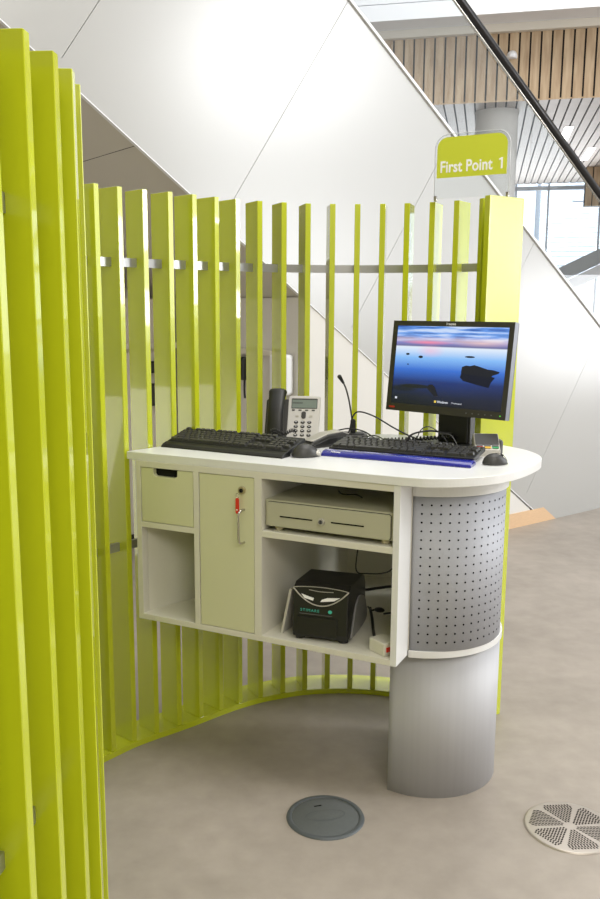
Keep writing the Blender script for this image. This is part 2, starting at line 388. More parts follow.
# wall-hung cabinet
cab = desk_thing('desk_cabinet', 'white open cabinet unit hung under the worktop', 'cabinet', 0, 0, 0)
L = .865; T = .018
def piece(name, pts, z0, z1, m=WHITE, bev=.0008, label=None):
    mb = MB(); mb.prism(pts, z0, z1, m, bev=bev, seg=1); return mb.build(name, cab, label)
RB = .752
def arc_left(s):
    return [(T,.03),(.03,.07),(.045,.115),(.065,.165),(.09,.222)]
piece('side_panel', [(0,0),(T,0),(T,.03),(0,.03)], ZB, ZT)
piece('side_panel', [(L-T,0),(L,0),(L,.096),(L-T,.096)], ZB, ZT, TOPM)
piece('side_panel', [(L-T,.0965),(L,.0965),(L,.60),(L-T,.60)], .4775, ZT)
piece('divider', [(.212,0),(.23,0),(.23,arc_pt(.23,RB)),(.212,arc_pt(.212,RB)-.012)], ZB+T, ZT)
piece('divider', [(.4205,0),(.444,0),(.444,arc_pt(.444,RB)),(.4205,arc_pt(.4205,RB)-.012)], ZB+T, ZT)
piece('bottom_panel', [(T,0),(L-T,0),(L-T,.60)]+[(s,arc_pt(s,RB)-.002) for s in (.78,.7,.6,.5,.42,.34,.26,.2,.16,.12)]+[(.09,.222),(.065,.165),(.045,.115),(.03,.07),(T,.03)], ZB, ZB+T)
piece('shelf', [(.444,.002),(L-T,.002),(L-T,.58)]+[(s,arc_pt(s,RB-.02)) for s in (.78,.7,.6,.5,.444)], .785, .8035)
piece('shelf', [(T,.001),(.212,.001)]+[(s,arc_pt(s,RB)-.002) for s in (.212,.16,.12)]+[(.09,.222),(.065,.165),(.045,.115),(.03,.07),(T,.03)], .767, .785)
piece('top_rail', [(T,.0),(.212,.0),(.212,.018),(T,.018)], .9585, ZT)
piece('top_rail', [(.23,.0),(.4205,.0),(.4205,.018),(.23,.018)], .9585, ZT)
piece('top_rail', [(.444,.0),(L-T,.0),(L-T,.05),(.444,.05)], .9585, ZT)
bk_in = [(s, arc_pt(s, RB)) for s in [T+.0,.03,.045,.06,.08,.1,.13,.16,.2,.25,.3,.36,.42,.48,.54,.6,.66,.72,.78,.84,L-T]]
bk_out = [(s-.0*s, arc_pt(s, RB)+.0) for s, _ in bk_in]
# back panel: a thin curved sheet following the screen
mb = MB(); bp_ = [(.0185,.0305),(.03,.07),(.045,.115),(.065,.165),(.09,.222)]+[(q, arc_pt(q, RB)) for q in (.12,.16,.2,.25,.3,.36,.42,.48,.54,.6,.66,.72,.78,.84)]
pin = [(p, t, -V((t.y,-t.x,0))) for p, t, o in frames([V((*q,0)) for q in bp_])]
mb.sweep(pin, .0, .008, ZB, ZT-.001, WHITE); mb.build('back_panel', cab)
# drawer with a cut-out grip
drw = MB(); x0, x1, z0, z1 = .0205, .2095, .787, .957; nx0, nx1, nz = .066, .154, .9325
pf = [(x0,z0),(x1,z0),(x1,z1),(nx1,z1)]+[(nx1,nz+.006)]+arc(nx1-.01,nz+.01,.01,0,-90,4)+arc(nx0+.01,nz+.01,.01,-90,-180,4)+[(nx0,z1),(x0,z1)]
drw.prism([(x,z) for x,z in pf], -.018, -.001, DOORM, M=Matrix.Rotation(PI/2,4,'X'), bev=.0006, seg=1)
dr = drw.build('drawer', cab, 'cream drawer front with a cut-out grip')
mb = MB(); mb.box(.03,.2,.025,.035,.79,.955, SLOT); mb.box(.03,.2,.035,.09,.79,.795, SLOT); mb.build('drawer_box', dr, 'dark inside of the drawer')
# door
mb = MB(); mb.box(.2325,.4185,.0012,.0185,.4845,.957, DOORM, bev=.0008, seg=1); door = mb.build('door', cab, 'cream cupboard door')
mb = MB(); mb.tube([(.386,.002,.861),(.386,-.012,.862),(.383,-.024,.856),(.382,-.0265,.84),(.382,-.0265,.81),(.382,-.0265,.785),(.383,-.024,.767),(.386,-.012,.762),(.386,.002,.762)], .0034, STEEL, n=10, sub=5); mb.build('handle', door, 'steel bow handle')
mb = MB(); mb.cyl((.381,-.003,.919), .0115, .009, BRASS, axis='y', n=24, bev=.001); mb.cyl((.381,-.0085,.919), .006, .003, SLOT, axis='y', n=16); mb.box(.3802,.3818,-.0105,-.009,.914,.924,HOLE); mb.build('lock', door, 'brass toned cam lock')
# key tag
kt = desk_thing('key_tag', 'red plastic key tag hanging from the lock of the cupboard door', 'key tag', .3715, -.008, .905)
mb = MB(); mb.prism(rrect(-.0058,.0058,-.0555,-.0075,.0055), -.0015,.0015, REDP, M=Matrix.Translation((0,-.006,0)) @ Matrix.Rotation(PI/2,4,'X'), bev=.0005, seg=1); mb.build('tag_body', kt)
mb = MB(); mb.cyl((0,-.0083,-.043), .002, .001, WPR, axis='y', n=12); mb.build('tag_hole', kt, 'small pale mark on the red tag')
mb = MB(); mb.tube([(.001,-.006,-.0095),(-.004,-.006,-.002),(-.001,-.0085,.006),(.006,-.0085,.005),(.007,-.0085,-.003),(.001,-.006,-.0095)], .0008, STEEL, n=6); mb.build('key_ring', kt)

# pedestal
ped = desk_thing('desk_pedestal', 'rounded silver pedestal with a perforated drum carrying the right end of the desk', 'pedestal', 0, 0, 0)
lc, lr = (.839,.367), .220
low = arc(lc[0], lc[1], lr, 251.5, 400, 40)
lowpoly = [(.745,.170)]+[q for q in low if q[0] > .75]+[(lc[0]+.02, lc[1]+.19),(.80,.53),(.745,.50)]
lowpoly = [(.796,.150)]+[q for q in arc(lc[0]+.004, lc[1], lr, 262, 405, 40)]+[(.86,.56),(.796,.56)]
mb = MB(); mb.prism(lowpoly, 0, .4559, ALU, smooth=True); col = mb.build('base_column', ped, 'smooth silver lower column')
def drum(r, z0, z1, cx, cy, left=L+.0005, depth=.55, a1=55):
    pts = [q for q in arc(cx, cy, r, 180, 360+a1, 90) if q[0] >= left]
    y0 = pts[0][1]
    return [(left, y0)]+pts+[(pts[-1][0]-.05, depth),(left, depth)]
uc = (.858,.300)
mb = MB(); mb.prism(drum(.2550,0,0,.816,.3520), .4560, .4770, TOPM, bev=.001, seg=1); mb.build('ledge', ped, 'white ledge ring under the perforated drum')
drum_c = (.838,.3360); R_D = .2300
mb = MB(); mb.prism(drum(.2375,0,0,*drum_c), .9300, ZT, TOPM, bev=.0006, seg=1); mb.build('top_band', ped, 'white band under the worktop')
pd = MB(); pp = drum(R_D,0,0,*drum_c); pd.prism(pp, .4771, .9299, ALU2, smooth=True)
# perforations: small dark round holes set in rows
a_start = math.degrees(math.atan2(-math.sqrt(R_D**2-(L+.02-drum_c[0])**2), L+.02-drum_c[0]))
rows = 17; pitch = .0263
aa = a_start+1.5; cols = []
while aa < 45: cols.append(aa); aa += math.degrees(pitch/R_D)
for k in range(rows):
    z = .905-k*.0251
    for a in cols:
        ar = math.radians(a); n = V((math.cos(ar), math.sin(ar), 0)); tt = V((-n.y, n.x, 0)); c = V((drum_c[0], drum_c[1], z))+n*(R_D+.0006)
        pd.poly([c+(tt*math.cos(q*PI/4)+V((0,0,1))*math.sin(q*PI/4))*.0029 for q in range(8)], HOLE)
pd.build('perforated_sheet', ped, 'grey metal sheet with rows of small holes')

# ------------------------------------------------------------------ things in the cabinet
cd = desk_thing('cash_drawer', 'beige metal cash drawer on the shelf under the worktop', 'cash drawer', .4460, .012, .8037, math.radians(0))
mb = MB(); mb.box(0,.398,.008,.40,.012,.092,BEIGE,bev=.003); mb.build('housing', cd)
mb = MB(); mb.prism(rrect(.010,.388,.016,.086,.007), 0,.010, BEIGE, M=Matrix.Translation((0,.010,0)) @ Matrix.Rotation(PI/2,4,'X'), bev=.0008, seg=1); fr = mb.build('front', cd, 'drawer front with two slots')
mb = MB(); mb.prism(rrect(.0085,.3895,.0145,.0875,.008), 0,.0012, SLOT, M=Matrix.Translation((0,.0085,0)) @ Matrix.Rotation(PI/2,4,'X')); mb.build('seam', cd, 'dark seam round the drawer front')
for a, b2 in ((.052,.155),(.213,.312)):
    mb = MB(); mb.box(a,b2,-.0012,.001,.045,.0485,HOLE); mb.build('slot', fr, 'dark slot')
mb = MB(); mb.cyl((.184,-.003,.046),.0105,.008,SIL,axis='y',n=24,bev=.001); mb.cyl((.184,-.0078,.046),.006,.003,MIDG,axis='y',n=16); mb.box(.1832,.1848,-.0098,-.009,.041,.051,HOLE); mb.build('lock', fr, 'silver key lock')
for x, y in ((.035,.03),(.366,.03),(.035,.36),(.366,.36)):
    mb = MB(); mb.cyl((x,y,.006),.011,.0125,FOOTM,n=16,r2=.013); mb.build('foot', cd)
mb = MB(); mb.tube([(.15,.2,.0945),(.18,.16,.0950),(.22,.17,.095),(.25,.14,.095)], .0022, GRYP, n=6); tag(mb.build('cable_tie'), 'small dark loose cable end lying on the cash drawer', 'cable')
bpy.data.objects['cable_tie'].location = cd.location; bpy.data.objects['cable_tie'].rotation_euler = cd.rotation_euler

# receipt printer
pr = desk_thing('receipt_printer', 'black receipt printer with silver side panels on the cabinet bottom', 'printer', .531, .022, ZB+T, math.radians(8))
pr.scale = (1, 1, .905)
Wp, Dp, Hp = .176, .215, .188
side = [(0,.012),(Dp,.012),(Dp,.14),(Dp-.015,Hp-.018),(Dp-.04,Hp-.008),(.030,Hp),(.010,Hp-.012),(.002,.115),(-.004,.03)]
My = Matrix(((0,0,1,0),(1,0,0,0),(0,1,0,0),(0,0,0,1)))   # (a,b,c) -> x=c, y=a, z=b
mb = MB(); mb.prism(side, .004, Wp-.004, BLK, M=My, bev=.005, seg=3); body = mb.build('housing', pr)
for xs in ((-.001,.006),(Wp-.006,Wp+.001)):
    sp = [(.028,.010),(Dp-.008,.010),(Dp-.012,.075),(Dp-.045,.108),(.12,.122),(.085,.105),(.055,.060)]
    sp = [(p.x,p.y) for p in catmull([V((*q,0)) for q in sp+[sp[0]]], 4)][:-1]
    mb = MB(); mb.prism(sp, xs[0], xs[1], GRYS, M=My, bev=.001, seg=1); mb.build('side_cover', pr, 'silver grey side cover')
for x, y in ((.022,.02),(Wp-.022,.02),(.022,Dp-.03),(Wp-.022,Dp-.03)):
    mb = MB(); mb.cyl((x,y,.007),.015,.0135,BLK,n=20,bev=.002); mb.build('foot', pr)
# front face details lie on the slightly sloped front (from z .03,y -.004 to z .115,y .002)
def fpt(x, z, off=.0015):
    if z <= .115: y = -.004+(z-.03)/.085*.006
    elif z <= Hp-.012: y = .002+(z-.115)/(Hp-.012-.115)*.008
    else: y = .010+(z-(Hp-.012))/.012*.020
    return V((x, y-off, z))
arcp = [fpt(.004,.173,.004)]+[fpt(.006+.164*i/12, .173-.052*math.sin(PI*i/12)**.8, .004) for i in range(1,12)]+[fpt(.172,.173,.004)]
mb = MB(); mb.tube(arcp, .0022, SIL, n=6, sub=2); mb.tube([arcp[0], fpt(.03,.1770,.004), fpt(.088,.1790,.004), fpt(.146,.1770,.004), arcp[-1]], .0014, SIL, n=6, sub=4); mb.build('control_trim', pr, 'silver smile shaped trim')
mb = MB(); mb.tube([fpt(.052,.169,.0025),fpt(.088,.166,.0025),fpt(.126,.168,.0025)], .0012, SIL, n=6); mb.build('paper_slot', pr, 'silver lip of the paper slot')
for (pts) in ([(.030,.154),(.040,.142),(.066,.136),(.068,.144),(.054,.147)], [(.146,.152),(.130,.141),(.088,.134),(.092,.141),(.108,.148)]):
    mb = MB(); q = [fpt(x,z,.0045) for x,z in pts]; q2 = [fpt(x,z,.0015) for x,z in pts]
    mb.poly(q, WPR)
    for a in range(len(q)): mb.poly([q[a], q2[a], q2[(a+1) % len(q)], q[(a+1) % len(q)]], WPR)
    mb.build('button', pr, 'white wing shaped button')
def front_text(mb, body, x, z, size, m, sp=1.0, tilt=math.radians(4)):
    p = fpt(x, z, .0016); mb.text(body, size, Matrix.Translation(p) @ Matrix.Rotation(PI/2-tilt, 4, 'X'), m, spacing=sp)
mb = MB(); front_text(mb, 'STIMARE', .028, .0985, .0125, TEAL, 1.25); mb.build('brand_print', pr, 'teal lettering')
mb = MB(); mb.cyl(tuple(fpt(.118,.1035,.001)), .0058, .002, TEAL, axis='y', n=20); mb.build('round_mark', pr, 'teal round mark')
mb = MB(); mb.box(.026,.124,-.0025,.001,.0895,.0912,MIDG); mb.build('panel_line', pr, 'thin groove under the lettering')
mb = MB(); mb.box(.020,.140,-.0052,.000,.022,.082,BLK,bev=.001); mb.build('front_panel', pr)

# card leaning behind the printer
cp = desk_thing('leaning_folder', 'pale grey folder leaning on the cabinet side left of the printer', 'folder', .487, .045, ZB+T, math.radians(0))
mb = MB(); mb.prism([(0,0),(.075,0),(.085,.138),(.0,.145)], -.004,.004, CARD, M=Matrix.Rotation(math.radians(12),4,'Y') @ My, bev=.001, seg=1); mb.build('cover', cp)
# power adapter
pa = desk_thing('power_box', 'small white plastic box with a red switch in the cabinet corner', 'power box', .783, .035, ZB+T, math.radians(-30))
mb = MB(); mb.box(-.018,.048,.0,.055,0,.038,WHITE,bev=.003); mb.build('housing', pa)
mb = MB(); mb.box(.0482,.051,.008,.030,.012,.026,REDP,bev=.001)
mb.build('switch', pa, 'red rocker switch')

def cable(label, pts, r=.003, m=BLK, name='cable', group=None, cat='cable', local=True, sub=8):
    o = desk_thing(name, label, cat, 0, 0, 0, group=group) if False else None
    mb = MB(); mb.tube(pts, r, m, n=8, sub=sub); ob = mb.build(name)
    if local: ob.location = (C0[0], C0[1], 0); ob.rotation_euler = (0,0,TH)
    tag(ob, label, cat, group or 'black cables of the desk equipment'); return ob
cable('thick black cable running down behind the printer to the white power box', [(.672,.30,.512),(.700,.245,.500),(.725,.19,.4885),(.750,.135,.4885),(.772,.098,.492)], .0045)
cable('thin black cable dropping from the shelf and curving across the compartment', [(.578,.50,.7845),(.575,.46,.70),(.573,.43,.64),(.585,.40,.592),(.639,.36,.603),(.711,.30,.631),(.767,.23,.672),(.800,.20,.73),(.81,.20,.784)], .0022)
cable('black cable running straight across behind the printer', [(.640,.33,.560),(.657,.30,.569),(.709,.26,.594),(.778,.20,.627),(.8465,.15,.65)], .0045)
cable('black cable ending in a moulded plug right of the printer', [(.665,.30,.515),(.690,.26,.520),(.706,.245,.528)], .003)
pl = desk_thing('cable_plug', 'black moulded in-line plug hanging at the right of the printer', 'plug', .712, .240, .530, math.radians(-38))
mb = MB(); mb.ellipsoid((.025,0,.002), .028,.008,.008, BLK, M=Matrix.Rotation(-.25,4,'Y')); mb.build('plug_body', pl); mb = MB(); mb.tube([(.05,0,.004),(.075,0,.014),(.11,0,.030)], .0032, BLK); mb.build('lead', pl)

# ------------------------------------------------------------------ keyboards
def keyboard(label, s, d, z, rz, Wk, palm, tilt, group=None, Dk=.135):
    t = desk_thing('keyboard', label, 'keyboard', s, d, z, rz, 'keyboards on the worktop')
    y0 = palm
    Mt = Matrix.Translation((0,y0,0.004)) @ Matrix.Rotation(tilt, 4, 'X')
    mb = MB(); mb.box(0, Wk, -.002, Dk, 0, .014, BLK, bev=.003, M=Mt); mb.build('case', t)
    if palm > .01:
        mb = MB(); pp = [(0,0),(palm+.012,0),(palm+.012,.016),(palm*.6,.015),(.010,.010),(.001,.004)]
        mb.prism(pp, .0, Wk, BLK, M=My, bev=.0015, seg=2); mb.build('palm_rest', t)
    for x in (.02, Wk-.04):
        mb = MB(); h = .004+math.sin(tilt)*(Dk-.012); mb.box(x, x+.02, y0+Dk*math.cos(tilt)-.018, y0+Dk*math.cos(tilt)-.013, 0, h, BLK); mb.build('riser_foot', t)
    u = .0187*Wk/.44; keys = []
    rows = [(0,[(0,1.25),(1.25,1.25),(2.5,1.25),(3.75,6.25),(10,1.25),(11.25,1.25),(12.5,1.25),(13.75,1.25)]),
            (1,[(0,2.25)]+[(2.25+i,1) for i in range(10)]+[(12.25,2.75)]),
            (2,[(0,1.75)]+[(1.75+i,1) for i in range(11)]+[(12.75,2.25)]),
            (3,[(0,1.5)]+[(1.5+i,1) for i in range(12)]+[(13.5,1.5)]),
            (4,[(i,1) for i in range(13)]+[(13,2)]),
            (5.35,[(0,1),(2,1),(3,1),(4,1),(5,1),(6.5,1),(7.5,1),(8.5,1),(9.5,1),(11,1),(12,1),(13,1),(14,1)])]
    for r, ks in rows:
        for x, w in ks: keys.append((x, r, w, 1))
    for i in range(3):
        keys.append((15.4+i, 4, 1, 1)); keys.append((15.4+i, 3, 1, 1)); keys.append((15.4+i, 0, 1, 1)); keys.append((15.4+i, 5.35, 1, 1))
    keys.append((16.4, 1, 1, 1))
    for i in range(4):
        for r in range(5):
            if (i == 3 and r in (0, 2)) or (i == 1 and r == 0): continue
            if i == 0 and r == 0: keys.append((18.8, 0, 2, 1)); continue
            keys.append((18.8+i, r, 1, 2 if i == 3 and r == 1 or False else 1))
    sc = (Wk-.016)/(22.8*u); u2 = u*sc; extra = MB(); nx = 0; cache = {}
    for k, (x, r, w, h) in enumerate(keys):
        Mk = Mt @ Matrix.Translation((.008+x*u2, .006+r*(Dk-.012)/6.35, .014))
        kd = (Dk-.012)/6.35
        def keybox(mb, MM):
            b = bmesh.new(); W2 = w*u2-.0012; D2 = kd-.0012
            lo = [b.verts.new(q) for q in ((0.0006,0.0006,0),(W2,.0006,0),(W2,D2,0),(.0006,D2,0))]
            hi = [b.verts.new(q) for q in ((.0028,.002,.0075),(W2-.0022,.002,.0075),(W2-.0022,D2-.003,.0082),(.0028,D2-.003,.0082))]
            b.faces.new(hi)
            for j in range(4): b.faces.new((lo[j], lo[(j+1) % 4], hi[(j+1) % 4], hi[j]))
            mb.merge(b, KEYM, MM)
        if k < 99:
            if (w,) not in cache:
                mb = MB(); keybox(mb, None); ob = mb.build('key', t); cache[(w,)] = ob.data
            else:
                ob = bpy.data.objects.new('key', cache[(w,)]); C.objects.link(ob); ob.parent = t
            ob.matrix_local = Mk
        else:
            keybox(extra, Mk); nx += 1
    if nx:
        e = extra.build('number_keys', t); e['kind'] = 'stuff'
    return t
keyboard('black keyboard with a palm rest at the left end of the worktop', .011, .124, ZW, math.radians(-3.0), .450, .040, math.radians(14), Dk=.112)
keyboard('black keyboard behind the blue gel wrist rest, in front of the monitor', .536, .268, ZW, math.radians(0.5), .455, .004, math.radians(6))
# wrist rest
wr = desk_thing('wrist_rest', 'translucent blue gel wrist rest along the front of the keyboard', 'wrist rest', .538, .204, ZW)
mb = MB(); prof = [(0,0),(.058,0),(.060,.008),(.052,.0155),(.034,.018),(.014,.0145),(.002,.006)]
mb.prism(prof, 0, .462, BLUEG, M=My, bev=.003, seg=3, smooth=True); mb.build('gel_pad', wr)
mb = MB(); mb.text('Fellowes', .009, Matrix.Translation((.030,.0072,.0124)) @ Matrix.Rotation(math.radians(35),4,'X'), WPR); mb.build('print', wr, 'small white lettering')

# mice
def mouse(label, s, d, rz, side, sc=1.0):
    t = desk_thing('computer_mouse', label, 'mouse', s, d, ZW, rz, 'mice on the worktop')
    b = bmesh.new(); bmesh.ops.create_uvsphere(b, u_segments=32, v_segments=20, radius=1)
    for v in b.verts:
        x, y, z = v.co
        w = .0285*(1-.14*y+.08*math.cos(y*2.5)); h = .042*(1-.16*y-.12*y*y) if z > 0 else .004
        sgn = 1 if x >= 0 else -1
        v.co = V((sgn*abs(x)**.85*w, y*.052, max(z,-.9)*h))*sc
        v.co.z += .0036*sc
    mb = MB(); mb.merge(b, GRYP, smooth=True); mb.build('shell', t)
    mb = MB(); mb.cyl((0,.026*sc,.0360*sc),.0065*sc,.006*sc,BLK,axis='x',n=20,bev=.001); mb.build('scroll_wheel', t)
    if side:
        mb = MB(); mb.ellipsoid((0,.034*sc,.012*sc), .021*sc,.0215*sc,.014*sc, SIL, cut=.002); mb.build('nose_trim', t, 'silver trim at the front end')
    else:
        mb = MB(); mb.tube([(-.0002,.050*sc,.014*sc),(0,.03*sc,.0405*sc),(0,0,.0462*sc)], .0007, BLK, n=6); mb.build('button_split', t, 'dark line between the buttons')
    return t
mouse('dark grey mouse with a silver side between the two keyboards', .5060, .170, math.radians(-48), True, .86)
mouse('dark grey mouse on the rounded right end of the worktop', 1.045, .300, math.radians(-60), False, .71)

# stapler-like wedge device between the keyboards
wd = desk_thing('desk_stapler', 'silver and black wedge shaped stapler behind the left mouse', 'stapler', .455, .300, ZW, math.radians(62))
tp = [(0,0),(.17,0),(.175,.012),(.168,.034),(.14,.044),(.08,.040),(.02,.022),(0,.008)]
Mxz = Matrix(((1,0,0,0),(0,0,-1,0),(0,1,0,0),(0,0,0,1)))
mb = MB(); mb.prism([(x,z) for x,z in tp], -.055, 0, GRYP, M=Mxz, bev=.004, seg=3); mb.build('body', wd)
mb = MB(); mb.prism([(.012,.024),(.08,.0435),(.14,.0475),(.168,.037),(.166,.034),(.14,.0435),(.08,.0395),(.02,.0215)], -.050,-.005, SIL, M=Mxz, bev=.001, seg=1); mb.build('top_cover', wd, 'silver top cover')
mb = MB(); mb.prism([(.02,.006),(.13,.010),(.140,.030),(.08,.028),(.03,.014)], -.0015,.0015, BLK, M=Mxz, bev=.001, seg=1); mb.build('side_window', wd, 'glossy black side window')

# ------------------------------------------------------------------ telephone
ph = desk_thing('desk_telephone', 'silver desk telephone with black handset behind the left keyboard', 'telephone', .247, .370, ZW, math.radians(26.5-8))
Mf = Matrix.Translation((0,.02,.006)) @ Matrix.Rotation(math.radians(64), 4, 'X')    # the face leans back
Wt, Ht = .188, .158
mb = MB(); mb.prism(rrect(.080,Wt,0,Ht,.006), -.016, 0, PHM, M=Mf, bev=.002, seg=2); mb.build('face', ph, 'silver front with keypad')
mb = MB(); mb.prism(rrect(.004,.086,0,Ht-.012,.008), -.022, -.002, GRYP, M=Mf, bev=.003, seg=2); mb.build('cradle', ph, 'dark grey handset cradle')
mb = MB(); mb.prism([(.050,0),(.125,0),(.115,.03),(.100,.11),(.093,.105)], .02, Wt-.012, GRYP, M=My, bev=.002, seg=1); mb.build('stand', ph)
mb = MB(); mb.prism(rrect(.091,.179,.112,.148,.002), 0.0002, .0012, GRYP, M=Mf); mb.prism(rrect(.093,.177,.114,.143,.001), .0013, .0018, LCD, M=Mf); disp = mb.build('display', ph, 'grey lcd display')
mb = MB()
for k in range(9): mb.box(.095+k*.0038,.0976+k*.0038,.129,.134,.0019,.0021,GRYP,M=Mf)
mb.build('display_text', disp, 'row of small dark characters')
for i in range(4):
    mb = MB(); mb.prism(rrect(.093+i*.0225,.104+i*.0225,.104,.108,.0015), 0.0002,.002, GRYP, M=Mf); mb.build('soft_key', ph)
mb = MB(); mb.prism(rrect(.127,.142,.076,.101,.0065), .0002,.004, GRYP, M=Mf, bev=.001); mb.build('navigation_key', ph)
for x in (.106,.153):
    mb = MB(); mb.prism(rrect(x,x+.012,.082,.088,.0028), .0002,.002, SIL, M=Mf); mb.build('side_key', ph, 'small silver key')
for r in range(4):
    for c in range(3):
        mb = MB(); mb.ellipsoid((.110+c*.0225,.0175+r*.0152,.0008), .0075,.0053,.0035, GRYP, M=Mf, n=8); k = mb.build('key', ph)
        mb = MB(); mb.box(.107+c*.0225,.113+c*.0225,.0168+r*.0152,.0182+r*.0152,.0043,.0046,WPR,M=Mf); mb.build('key_print', k, 'pale print on the key')
# handset
hs = MB(); 
for y, w, h, q in ((.0,.026,.030,0),): pass
def handset():
    b = bmesh.new(); n = 28; secs = []
    for i in range(n+1):
        t = i/n; y = -.004+.182*t; e = abs(2*t-1)
        bow = .020*math.sin(PI*t); w = .027+.0065*e**3; hh = .012+.016*e**4
        end = min(1, math.sqrt(max(0, 1-((e-.86)/.14)**2)) if e > .86 else 1); end = max(end, .12)
        zc_ = .020+bow-.004*e; secs.append([b.verts.new((.044+w*end*math.copysign(abs(math.cos(a))**.7, math.cos(a)), y, zc_-(hh-.012)*.6+hh*end*math.copysign(abs(math.sin(a))**.8, math.sin(a)))) for a in [2*PI*k/20 for k in range(20)]])
    for i in range(n):
        for k in range(20): f = b.faces.new((secs[i][k], secs[i][(k+1) % 20], secs[i+1][(k+1) % 20], secs[i+1][k])); f.smooth = True
    b.faces.new(secs[0][::-1]); b.faces.new(secs[-1]); return b
hs = MB(); hs.merge(handset(), BLK, Mf); hs.build('handset', ph, 'curved black handset')
pts = []
for i in range(120):
    t = i/119; a = t*2*PI*15; c = V((.035+.085*t, -.030-.006*math.sin(t*PI), .040+.006*math.sin(t*9))); 
    pts.append(c+V((0, math.cos(a)*.006, math.sin(a)*.006)))
mb = MB(); mb.tube(pts, .0017, BLK, n=5, smooth_path=False); mb.build('coiled_cord', ph, 'coiled black handset cord')

# ------------------------------------------------------------------ microphone
mc = desk_thing('gooseneck_microphone', 'black gooseneck microphone on a flat base left of the monitor', 'microphone', .482, .592, ZW, math.radians(26.5))
mb = MB(); mb.prism(rrect(-.052,.052,-.035,.035,.010), 0,.016, GRYP, bev=.004, seg=2); mb.box(-.04,.04,-.028,.028,.0162,.020,BLK,bev=.002); mb.build('base', mc)
mb = MB(); mb.box(-.006,.012,-.008,.008,.018,.058,BLK,bev=.003); mb.cyl((.003,0,.058),.009,.018,BLK,axis='y',n=20,bev=.001); mb.build('swivel', mc)
mb = MB(); mb.tube([(.000,0,.06),(-.004,0,.085),(-.012,-.002,.130),(-.023,-.004,.170),(-.034,-.006,.194)], .0028, GRYP, n=8); mb.build('neck', mc)
mb = MB(); mb.tube([(-.032,-.006,.190),(-.039,-.007,.201),(-.046,-.008,.212)], .0062, BLK, n=14, radii=(.004,.0072)); mb.ellipsoid((-.046,-.008,.212),.0075,.0075,.0075,BLK,n=10); mb.build('capsule', mc)

# ------------------------------------------------------------------ monitor
mon = thing('monitor', 'black widescreen monitor showing a blue seascape on the right of the worktop', 'monitor', (.527, 2.800, ZW), math.radians(-42.2))
WM, HM = .443, .297; tilt = math.radians(7.0)
Mm = Matrix.Translation((-.006,-.014,1.257-ZW)) @ Matrix.Rotation(-tilt, 4, 'X') @ Matrix.Rotation(PI/2, 4, 'X')   # local x right, y up, z towards the viewer
fx, fy = WM/2, HM/2
mb = MB(); o_ = [(-fx,-fy),(fx,-fy),(fx,fy),(-fx,fy)]; i_ = [(-fx+.0175,-fy+.0245),(fx-.0175,-fy+.0245),(fx-.0175,fy-.0165),(-fx+.0175,fy-.0165)]
for k in range(4):
    a, b2, c, dd = o_[k], o_[(k+1) % 4], i_[(k+1) % 4], i_[k]
    mb.poly([Mm @ V((*a,.0)), Mm @ V((*b2,.0)), Mm @ V((*c,.0)), Mm @ V((*dd,.0))], BEZ)
    mb.poly([Mm @ V((*dd,.0)), Mm @ V((*c,.0)), Mm @ V((*c,-.003)), Mm @ V((*dd,-.003))], BLK)
    mb.poly([Mm @ V((*a,.0)), Mm @ V((*a,-.022)), Mm @ V((*b2,-.022)), Mm @ V((*b2,.0))], SIDEP if k == 1 else BEZ)
mb.build('bezel', mon)
mb = MB(); mb.box(-fx+.001,fx-.001,-fy+.001,fy-.001,-.030,-.0045,GRYP,bev=.002,M=Mm); mb.box(-.14,.14,-.09,.09,-.060,-.030,GRYP,bev=.012,M=Mm); mb.build('rear_case', mon)
mb = MB(); f = mb.poly([Mm @ V((x,y,-.0025)) for x,y in i_], SCREEN); uvl = mb.bm.loops.layers.uv.new('UVMap')
for lp, uvc in zip(f.loops, ((0,0),(1,0),(1,1),(0,1))): lp[uvl].uv = uvc
scr = mb.build('screen', mon, 'lit screen with rocks in calm blue water at dusk', normals=False)
def sc_(u, v, off=-.0020): return Mm @ V((i_[0][0]+u*(i_[1][0]-i_[0][0]), i_[0][1]+v*(i_[2][1]-i_[0][1]), off))
ROCK = mat('rock_picture', (0,0,0), .6, emis=(24,26,38), estr=.9); ROCKR = mat('rock_reflection_picture', (0,0,0), .6, emis=(10,16,40), estr=.9); TXTE = mat('screen_text', (0,0,0), .6, emis=(225,230,240), estr=.9); FLAG = mat('screen_flag', (0,0,0), .6, emis=(250,215,90), estr=.9)
def pict(name, pts, m, off, label=None):
    mb = MB(); mb.poly([sc_(u,v,off) for u,v in pts], m); return mb.build(name, scr, label, normals=False)
pict('rock_reflection', ((.63,.45),(.62,.38),(.65,.34),(.78,.30),(.875,.275),(.89,.34),(.92,.40),(.86,.42),(.70,.44)), ROCKR, -.0019)
pict('picture_rock', ((.625,.44),(.63,.51),(.665,.53),(.70,.525),(.735,.54),(.79,.52),(.85,.495),(.90,.49),(.955,.47),(.945,.45),(.90,.425),(.885,.405),(.82,.41),(.70,.42)), ROCK, -.0017, 'largest dark rock in the picture')
pict('picture_rock', ((.33,.22),(.345,.265),(.38,.27),(.405,.24),(.42,.19),(.44,.13),(.41,.12),(.37,.17)), ROCK, -.0017)
for (u, v, w, h) in ((.69,.635,.045,.012),(.12,.64,.018,.014),(.245,.61,.022,.017),(.13,.51,.010,.007)):
    pict('picture_rock', [(u+w*math.cos(q*PI/5), v+h*math.sin(q*PI/5)) for q in range(10)], ROCK, -.0017)
mb = MB(); mb.text('Windows', .0105, Matrix.Translation(sc_(.435,.045,-.0015)) @ Mm.to_3x3().to_4x4(), TXTE, depth=.0001, bold=.0002); mb.build('screen_title', scr, 'small white lettering low on the screen')
